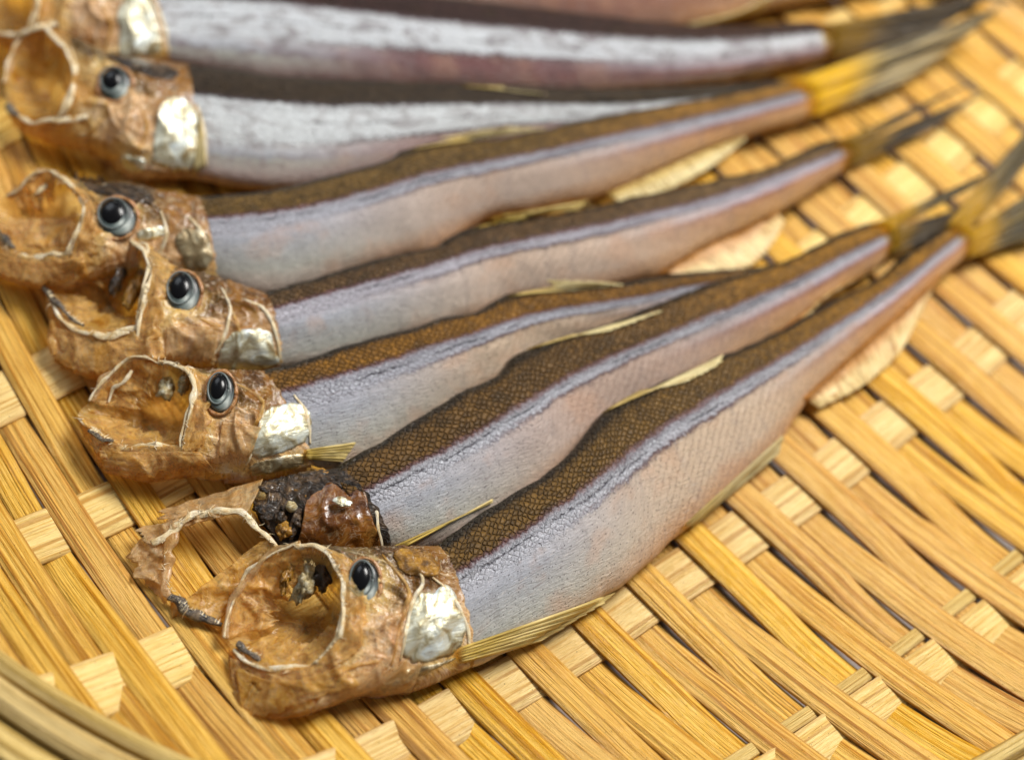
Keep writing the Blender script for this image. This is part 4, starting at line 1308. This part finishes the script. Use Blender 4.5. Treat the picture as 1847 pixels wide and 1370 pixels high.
# ---- fish 4
B4 = body_mat('skin_fish_fourth', brown=(84, 62, 36), gold=(104, 80, 48), vb=0.28, seed=4, silver_w=0.13, belly=(200, 176, 156), silver=(192, 188, 198))
f4 = start('dried fish with wide bony toothed jaw lying between two gaping neighbours, bright silver gill plate',
           [(467, 532), (530, 513), (595, 494), (690, 466), (784, 446), (803, 432), (860, 408), (955, 396), (1068, 376), (1138, 358), (1275, 328), (1390, 300), (1459, 266), (1505, 250), (1538, 250)],
           [(496, 672), (573, 662), (690, 626), (800, 594), (860, 578), (925, 548), (1050, 530), (1130, 512), (1194, 496), (1260, 455), (1340, 418), (1420, 376), (1500, 322), (1546, 296)],
           B4, 4, 5.0, zd=(8.4, 8.4, 7.8, 6.0), zv=(3.0, 2.4, 2.4, 3.2))
h4 = dict(
    arc=[(228, 430, 11), (245, 441, 12), (265, 460, 12.8), (275, 490, 13), (264, 535, 12.4), (252, 575, 11), (225, 592, 9.5), (155, 592, 7), (110, 565, 5.6), (82, 530, 5)],
    nape=[(255, 445, 11.5), (280, 466, 11.5), (307, 482, 11.3), (362, 492, 10.6), (420, 512, 9.4), (467, 532, 8.4)],
    chin=[(86, 560, 4.2), (92, 640, 2.6), (140, 668, 2.2), (220, 668, 2.4), (300, 660, 2.6), (394, 672, 2.8), (496, 672, 3.0)],
    ring=[(228, 430, 10.8), (246, 442, 11.6), (265, 460, 12.4), (274, 490, 12.6), (263, 535, 12), (250, 572, 10.6), (222, 588, 9.2), (155, 590, 6.8), (110, 565, 5.4), (80, 520, 5),
          (100, 510, 5.2), (126, 494, 5.8), (152, 471, 7), (181, 449, 8.6), (207, 435, 10)],
    deep=(225, 540, 2.6),
    near=[(222, 430, 11.2), (232, 428, 11.4), (240, 440, 12.2), (262, 455, 13), (275, 488, 13.4), (264, 535, 12.8), (252, 575, 11.6), (243, 625, 10)],
    far=[(232, 440, 11.2), (228, 426, 11.2), (207, 433, 10.4), (181, 449, 8.8), (152, 474, 7.2), (140, 495, 6.4)],
    low=[(290, 600, 11), (245, 597, 10.2), (200, 597, 8.8), (155, 597, 7.4), (120, 578, 6), (84, 528, 5.2)],
    tip=[(80, 518, 5.6), (98, 545, 6), (126, 570, 6.4), (150, 588, 6.8)],
    gill=[(408, 604), (484, 586), (508, 664), (386, 676)],
    ridges=[[(285, 480), (282, 530), (262, 590), (256, 628)], [(400, 520), (415, 560), (400, 615), (375, 650)], [(360, 575), (385, 585), (400, 588)], [(440, 540), (478, 560), (500, 610), (504, 650)],
            [(415, 555), (430, 590), (444, 618)]],
    eye=(330, 528, 32, 38, 0.1))
full_head(f4, h4)
bone(f4, 'chin_tip', [(97, 580, 4.6), (96, 600, 4.4), (97, 620, 4.0), (99, 640, 3.4)], 1.0, 0.9, M_CHIN, 0.6)
bone(f4, 'chin_slit', [(104, 645, 3.0), (125, 652, 3.2), (145, 657, 3.2), (175, 655, 3.4)], 0.3, 0.3, M_BLACK)
lump(f4, 'palate', (245, 520, 7.6), (1.0, 3.4, 1.4), M_NAPE, seed=23, rough=0.9, freq=0.6)
lump(f4, 'palate', (214, 505, 7.4), (0.7, 3.0, 1.2), M_DARK, seed=26, rough=0.9, freq=0.7)
membrane(f4, 'chin_fold', [(95, 590, 5), (150, 602, 7), (230, 610, 9), (290, 615, 10)], [(100, 648, 2.6), (150, 672, 2.6), (220, 668, 3), (300, 650, 4)], M_CHIN, 50, 24, 1.0, 0.25, lift=0.6)
membrane(f4, 'cheek_plate', [(300, 590, 10), (350, 588, 9.6), (395, 590, 9)], [(300, 640, 7), (350, 650, 6), (385, 648, 6)], M_PALE, 34, 18, 0.6, 0.3)
bone(f4, 'jaw_strut', [(170, 602, 8.2), (200, 606, 9), (235, 600, 10)], 0.8, 0.6)
fin(f4, 'dorsal_fin', [(852, 412, 8.8), (890, 404, 9.2), (950, 396, 9)], [(1055, 366, 9.2), (1010, 372, 10.4), (950, 384, 10.4)], M_FINY, 20, 18, 0.2)
fin(f4, 'anal_fin', [(1188, 490, 3.8), (1258, 450, 4), (1338, 412, 4), (1398, 380, 4)], [(1250, 502, 2.4), (1335, 488, 2.2), (1385, 452, 2.2), (1415, 400, 2.6)], M_FINO, 34, 14, 0.3)
fin(f4, 'tail_fin', [(1500, 262, 5.8), (1518, 264, 6.2), (1526, 274, 5.6)], [(1760, 145, 7), (1746, 152, 6.6), (1716, 168, 6)], M_TAILD, 30, 24, 0.4)
fin(f4, 'tail_fin', [(1522, 270, 5.4), (1526, 284, 4.8), (1518, 306, 3.6)], [(1778, 168, 5), (1752, 184, 4.5), (1680, 232, 3.6)], M_TAILD, 30, 24, 0.4)

# ---- fish 5
B5 = body_mat('skin_fish_fifth', brown=(98, 74, 34), gold=(136, 96, 34), vb=0.33, seed=5, silver_w=0.12, belly=(190, 168, 152), silver=(188, 188, 198))
f5 = start('dried fish with black round eye and bright yellow tail base resting over a silvery neighbour',
           [(350, 357), (450, 350), (520, 338), (614, 314), (697, 291), (727, 273), (803, 257), (898, 253), (1000, 230), (1100, 208), (1206, 190), (1367, 160), (1455, 140)],
           [(385, 520), (470, 538), (560, 520), (650, 488), (720, 470), (784, 456), (871, 400), (960, 382), (1060, 362), (1100, 350), (1180, 316), (1260, 280), (1339, 250), (1420, 228), (1486, 206)],
           B5, 5, 5.2, zd=(8.8, 8.6, 8.2, 7.0), zv=(3.2, 2.4, 2.6, 3.4))
h5 = dict(
    arc=[(96, 311, 11), (117, 328, 12), (143, 351, 13), (154, 378, 13.2), (146, 410, 12.4), (133, 440, 11), (110, 456, 9), (58, 460, 7), (20, 446, 5.6), (-12, 415, 5)],
    nape=[(112, 316, 11.5), (164, 332, 12), (219, 327, 12), (277, 341, 10.5), (325, 352, 9.4), (350, 357, 8.8)],
    chin=[(-22, 440, 4.2), (-18, 482, 2.8), (20, 502, 2.4), (80, 508, 2.6), (150, 500, 2.8), (230, 500, 2.8), (310, 510, 3), (385, 520, 3.2)],
    ring=[(96, 311, 10.8), (117, 329, 11.7), (142, 351, 12.6), (153, 378, 12.8), (145, 410, 12), (131, 438, 10.6), (108, 453, 8.8), (58, 457, 6.8), (20, 444, 5.4), (-15, 415, 5),
          (-15, 385, 5.2), (0, 360, 5.6), (28, 338, 7), (53, 320, 9), (76, 310, 10.2)],
    deep=(90, 420, 2.6),
    near=[(92, 309, 11.3), (117, 327, 12.4), (143, 350, 13.2), (155, 377, 13.5), (146, 408, 12.8), (133, 445, 11.4), (125, 485, 9)],
    far=[(102, 315, 11.2), (92, 308, 11), (76, 309, 10.4), (53, 320, 9.2), (35, 340, 7.6), (15, 355, 6)],
    low=[(160, 455, 10.8), (123, 460, 10), (90, 463, 8.6), (58, 464, 7.2), (28, 452, 6), (-10, 420, 5.2)],
    tip=[(-12, 412, 5.4), (5, 432, 5.8), (25, 448, 6.2)],
    gill=[(312, 420), (368, 408), (390, 472), (338, 498)],
    ridges=[[(165, 340), (160, 400), (150, 440)], [(290, 380), (300, 420), (285, 460), (270, 490)], [(240, 432), (280, 428), (300, 415)], [(340, 390), (368, 425), (380, 470)]],
    eye=(210, 393, 37, 36, 0.0), gillmat=M_SILVER_D)
full_head(f5, h5)
membrane(f5, 'chin_fold', [(-15, 450, 5), (40, 470, 6.6), (100, 470, 8.6), (150, 462, 10)], [(-12, 490, 2.6), (40, 506, 2.6), (100, 508, 3), (160, 500, 4)], M_CHIN, 46, 22, 1.0, 0.25, lift=0.6)
membrane(f5, 'tongue_membrane', [(-5, 400, 5.2), (40, 395, 5.5), (140, 395, 8)], [(0, 440, 5), (50, 448, 5.5), (130, 440, 8.5)], M_CHIN, 40, 18, 0.9, 0.2, hug=False)
patch_on(f5, 'crown_skin', [(115, 322), (270, 336), (290, 372), (170, 350)], M_DARK, 0.35, wr=0.4)
patch_on(f5, 'cheek_plate', [(245, 418), (292, 405), (298, 425), (250, 438)], M_SILVER, 0.3, wr=0.25)
bone(f5, 'chin_slit', [(25, 500, 3.0), (45, 503, 3.2), (60, 503, 3.2)], 0.25, 0.2, M_BLACK)
bone(f5, 'jaw_strut', [(45, 352, 6.5), (70, 345, 8), (90, 330, 9.5), (100, 318, 10.6)], 0.4, 0.5)
bone(f5, 'jaw_strut', [(20, 420, 5), (60, 408, 5), (110, 395, 6.5), (140, 390, 9)], 0.5, 0.8, M_CHIN)
fin(f5, 'dorsal_fin', [(735, 270, 9), (770, 264, 9.4), (850, 255, 9.2)], [(985, 232, 9.6), (900, 232, 10.8), (790, 250, 10.8)], M_FIN, 20, 18, 0.2)
fin(f5, 'pelvic_fin', [(880, 396, 4.5), (900, 390, 5)], [(1062, 362, 4.2), (1040, 378, 3.4)], M_FINY, 14, 18, 0.15)
fin(f5, 'anal_fin', [(1094, 348, 4.4), (1178, 312, 4.6), (1258, 276, 4.6), (1337, 247, 4.6)], [(1120, 370, 2.6), (1210, 340, 2.6), (1290, 296, 3), (1345, 250, 3.6)], M_FIN, 34, 14, 0.2)
fin(f5, 'tail_fin', [(1418, 152, 7.8), (1440, 156, 8.2), (1454, 170, 7.4)], [(1810, 10, 9), (1786, 28, 8.6), (1740, 62, 8)], M_TAILB, 36, 26, 0.4)
fin(f5, 'tail_fin', [(1450, 165, 7), (1460, 186, 6.4), (1456, 214, 4)], [(1792, 28, 7), (1730, 76, 5.6), (1630, 150, 4)], M_TAILB, 36, 26, 0.4)

# ---- fish 6
B6 = body_mat('skin_fish_sixth', brown=(54, 42, 28), gold=(56, 44, 26), vb=0.36, seed=6, silver_w=0.34, silver=(236, 240, 242), belly=(176, 140, 132), belly_tail=(120, 76, 60), wet=1.0, purple=(60, 46, 50), patch=0.42)
f6 = start('silvery dried fish with pale eye and white gill plate, partly under the yellow tailed fish',
           [(330, 118), (420, 130), (520, 143), (700, 150), (900, 155), (1050, 160), (1200, 158), (1350, 150), (1440, 140)],
           [(350, 322), (450, 340), (560, 340), (690, 318), (800, 288), (900, 272), (1000, 252), (1200, 212), (1350, 182), (1455, 158)],
           B6, 6, 5.2, zd=(8.6, 8.4, 7.6, 4.6), zv=(3, 2.4, 2.0, 2.0))
h6 = dict(
    arc=[(90, 52, 11), (112, 80, 12), (128, 115, 13), (131, 145, 13), (122, 185, 11.5), (108, 205, 10), (75, 214, 8), (45, 212, 6.4), (15, 190, 5)],
    nape=[(117, 56, 11.5), (160, 80, 12), (205, 98, 12), (260, 106, 10.4), (330, 118, 8.6)],
    chin=[(25, 225, 3.6), (60, 240, 2.6), (168, 275, 2.8), (235, 318, 2.8), (350, 322, 3)],
    ring=[(84, 50, 10.8), (110, 80, 11.7), (127, 115, 12.6), (130, 145, 12.6), (121, 183, 11.2), (106, 203, 9.8), (75, 211, 7.8), (45, 209, 6.2), (15, 188, 5), (8, 140, 5), (20, 100, 6), (50, 65, 8.5)],
    deep=(75, 160, 2.6),
    near=[(84, 50, 11.2), (112, 80, 12.4), (129, 115, 13.2), (132, 145, 13.2), (122, 185, 12), (112, 210, 10.4)],
    far=[(95, 52, 11), (70, 52, 9.6), (40, 75, 7.4), (15, 115, 5.8), (10, 150, 5.2)],
    low=[(160, 210, 10.8), (115, 214, 10), (75, 217, 8.2), (45, 214, 6.6), (15, 190, 5.2)],
    tip=[(15, 188, 5.6), (35, 208, 6)],
    gill=[(290, 172), (352, 178), (366, 302), (268, 306)],
    ridges=[[(250, 190), (265, 230), (240, 290)], [(355, 190), (368, 240), (372, 300)]],
    eye=(208, 152, 30, 31, 0.0))
full_head(f6, h6, True)
patch_on(f6, 'crown_skin', [(180, 96), (320, 122), (310, 150), (240, 128)], M_DARK, 0.35, wr=0.3)
patch_on(f6, 'throat_plate', [(215, 278), (262, 285), (262, 312), (225, 308)], M_SILVER, 0.4, wr=0.3)
fin(f6, 'pectoral_fin', [(360, 200, 8.5), (362, 220, 8.3)], [(372, 300, 4.5), (350, 312, 4)], M_FIN, 12, 10, 0.2)
fin(f6, 'dorsal_fin', [(830, 154, 8.6), (870, 156, 9), (910, 157, 9)], [(985, 170, 10), (940, 166, 10.6), (890, 160, 10.2)], M_FIN, 14, 10, 0.2)
fin(f6, 'tail_fin', [(1432, 142, 4.6), (1445, 148, 4.6), (1452, 158, 3.4)], [(1590, 90, 4), (1550, 110, 3.6), (1580, 120, 3)], M_TAILD, 22, 14, 0.2)

# ---- fish 7
B7 = body_mat('skin_fish_seventh', brown=(52, 32, 28), gold=(58, 36, 26), vb=0.36, seed=7, silver_w=0.32, silver=(238, 242, 248), belly=(120, 62, 62), belly_tail=(116, 60, 40), wet=1.0, purple=(66, 40, 46), patch=0.55)
f7 = start('dark purplish dried fish with broad glossy silver flank, behind the pale eyed one',
           [(250, -42), (400, -45), (600, -25), (800, 0), (1000, 22), (1200, 44), (1350, 48), (1450, 40), (1508, 38)],
           [(300, 125), (450, 148), (600, 160), (800, 166), (1000, 172), (1150, 166), (1300, 150), (1420, 124), (1518, 100)],
           B7, 7, 5.4, zd=(8.6, 8.4, 8.2, 7.0), zv=(3, 2.4, 2.4, 3.6))


def moved(h, one):
    out = {}
    for k, v in h.items():
        if k in ('arc', 'nape', 'chin', 'ring', 'near', 'far', 'low', 'tip', 'gill'):
            out[k] = [one(p) for p in v]
        elif k == 'deep':
            out[k] = one(v)
        elif k == 'ridges':
            out[k] = [[one(p) for p in q] for q in v]
        elif k == 'eye':
            out[k] = one(v[:2]) + tuple(v[2:])
        else:
            out[k] = v
    return out


h7 = moved(h6, xf(None, (330, 118), (350, 322), (244, -62), (288, 118)))
h7['eye'] = (122, -52, 30, 31, 0.0)
full_head(f7, h7, True)
fin(f7, 'tail_fin', [(1470, 48, 7.4), (1484, 56, 7.6), (1490, 72, 6.6)], [(1790, -12, 8), (1770, 4, 7), (1735, 22, 6)], M_TAILD, 26, 20, 0.4)
fin(f7, 'tail_fin', [(1484, 62, 7), (1492, 82, 6), (1490, 106, 4)], [(1760, 14, 6), (1715, 38, 5), (1640, 76, 4)], M_TAILD, 26, 20, 0.4)

# ---- fish 8
B8 = body_mat('skin_fish_eighth', brown=(70, 46, 34), gold=(80, 54, 36), vb=0.34, seed=8, silver_w=0.2, silver=(190, 186, 190), belly=(140, 92, 74), belly_tail=(120, 70, 46), wet=0.6, purple=(70, 44, 44))
f8 = start('reddish brown dried fish with cream belly fin at the far end of the row',
           [(520, -190), (700, -175), (900, -150), (1100, -120), (1300, -95), (1500, -75), (1640, -80)],
           [(540, -35), (640, -8), (800, 20), (1000, 44), (1130, 56), (1250, 48), (1400, 14), (1520, -10), (1650, -30)],
           B8, 8, 5.2, zd=(8.6, 8.4, 8.0, 6.4), zv=(3.4, 4.6, 4.6, 3.6))
h8 = moved(h6, xf(None, (330, 118), (350, 322), (520, -190), (540, -35)))
full_head(f8, h8, True)
fin(f8, 'anal_fin', [(1215, 52, 6), (1290, 40, 6), (1370, 20, 6)], [(1245, 44, 9), (1330, 22, 9.5), (1400, -12, 9)], M_FIN, 24, 12, 0.2)
fin(f8, 'tail_fin', [(1625, -75, 6.5), (1640, -60, 6.5), (1652, -32, 4)], [(1850, -130, 7), (1780, -40, 6), (1830, 10, 5)], M_TAILD, 30, 20, 0.4)
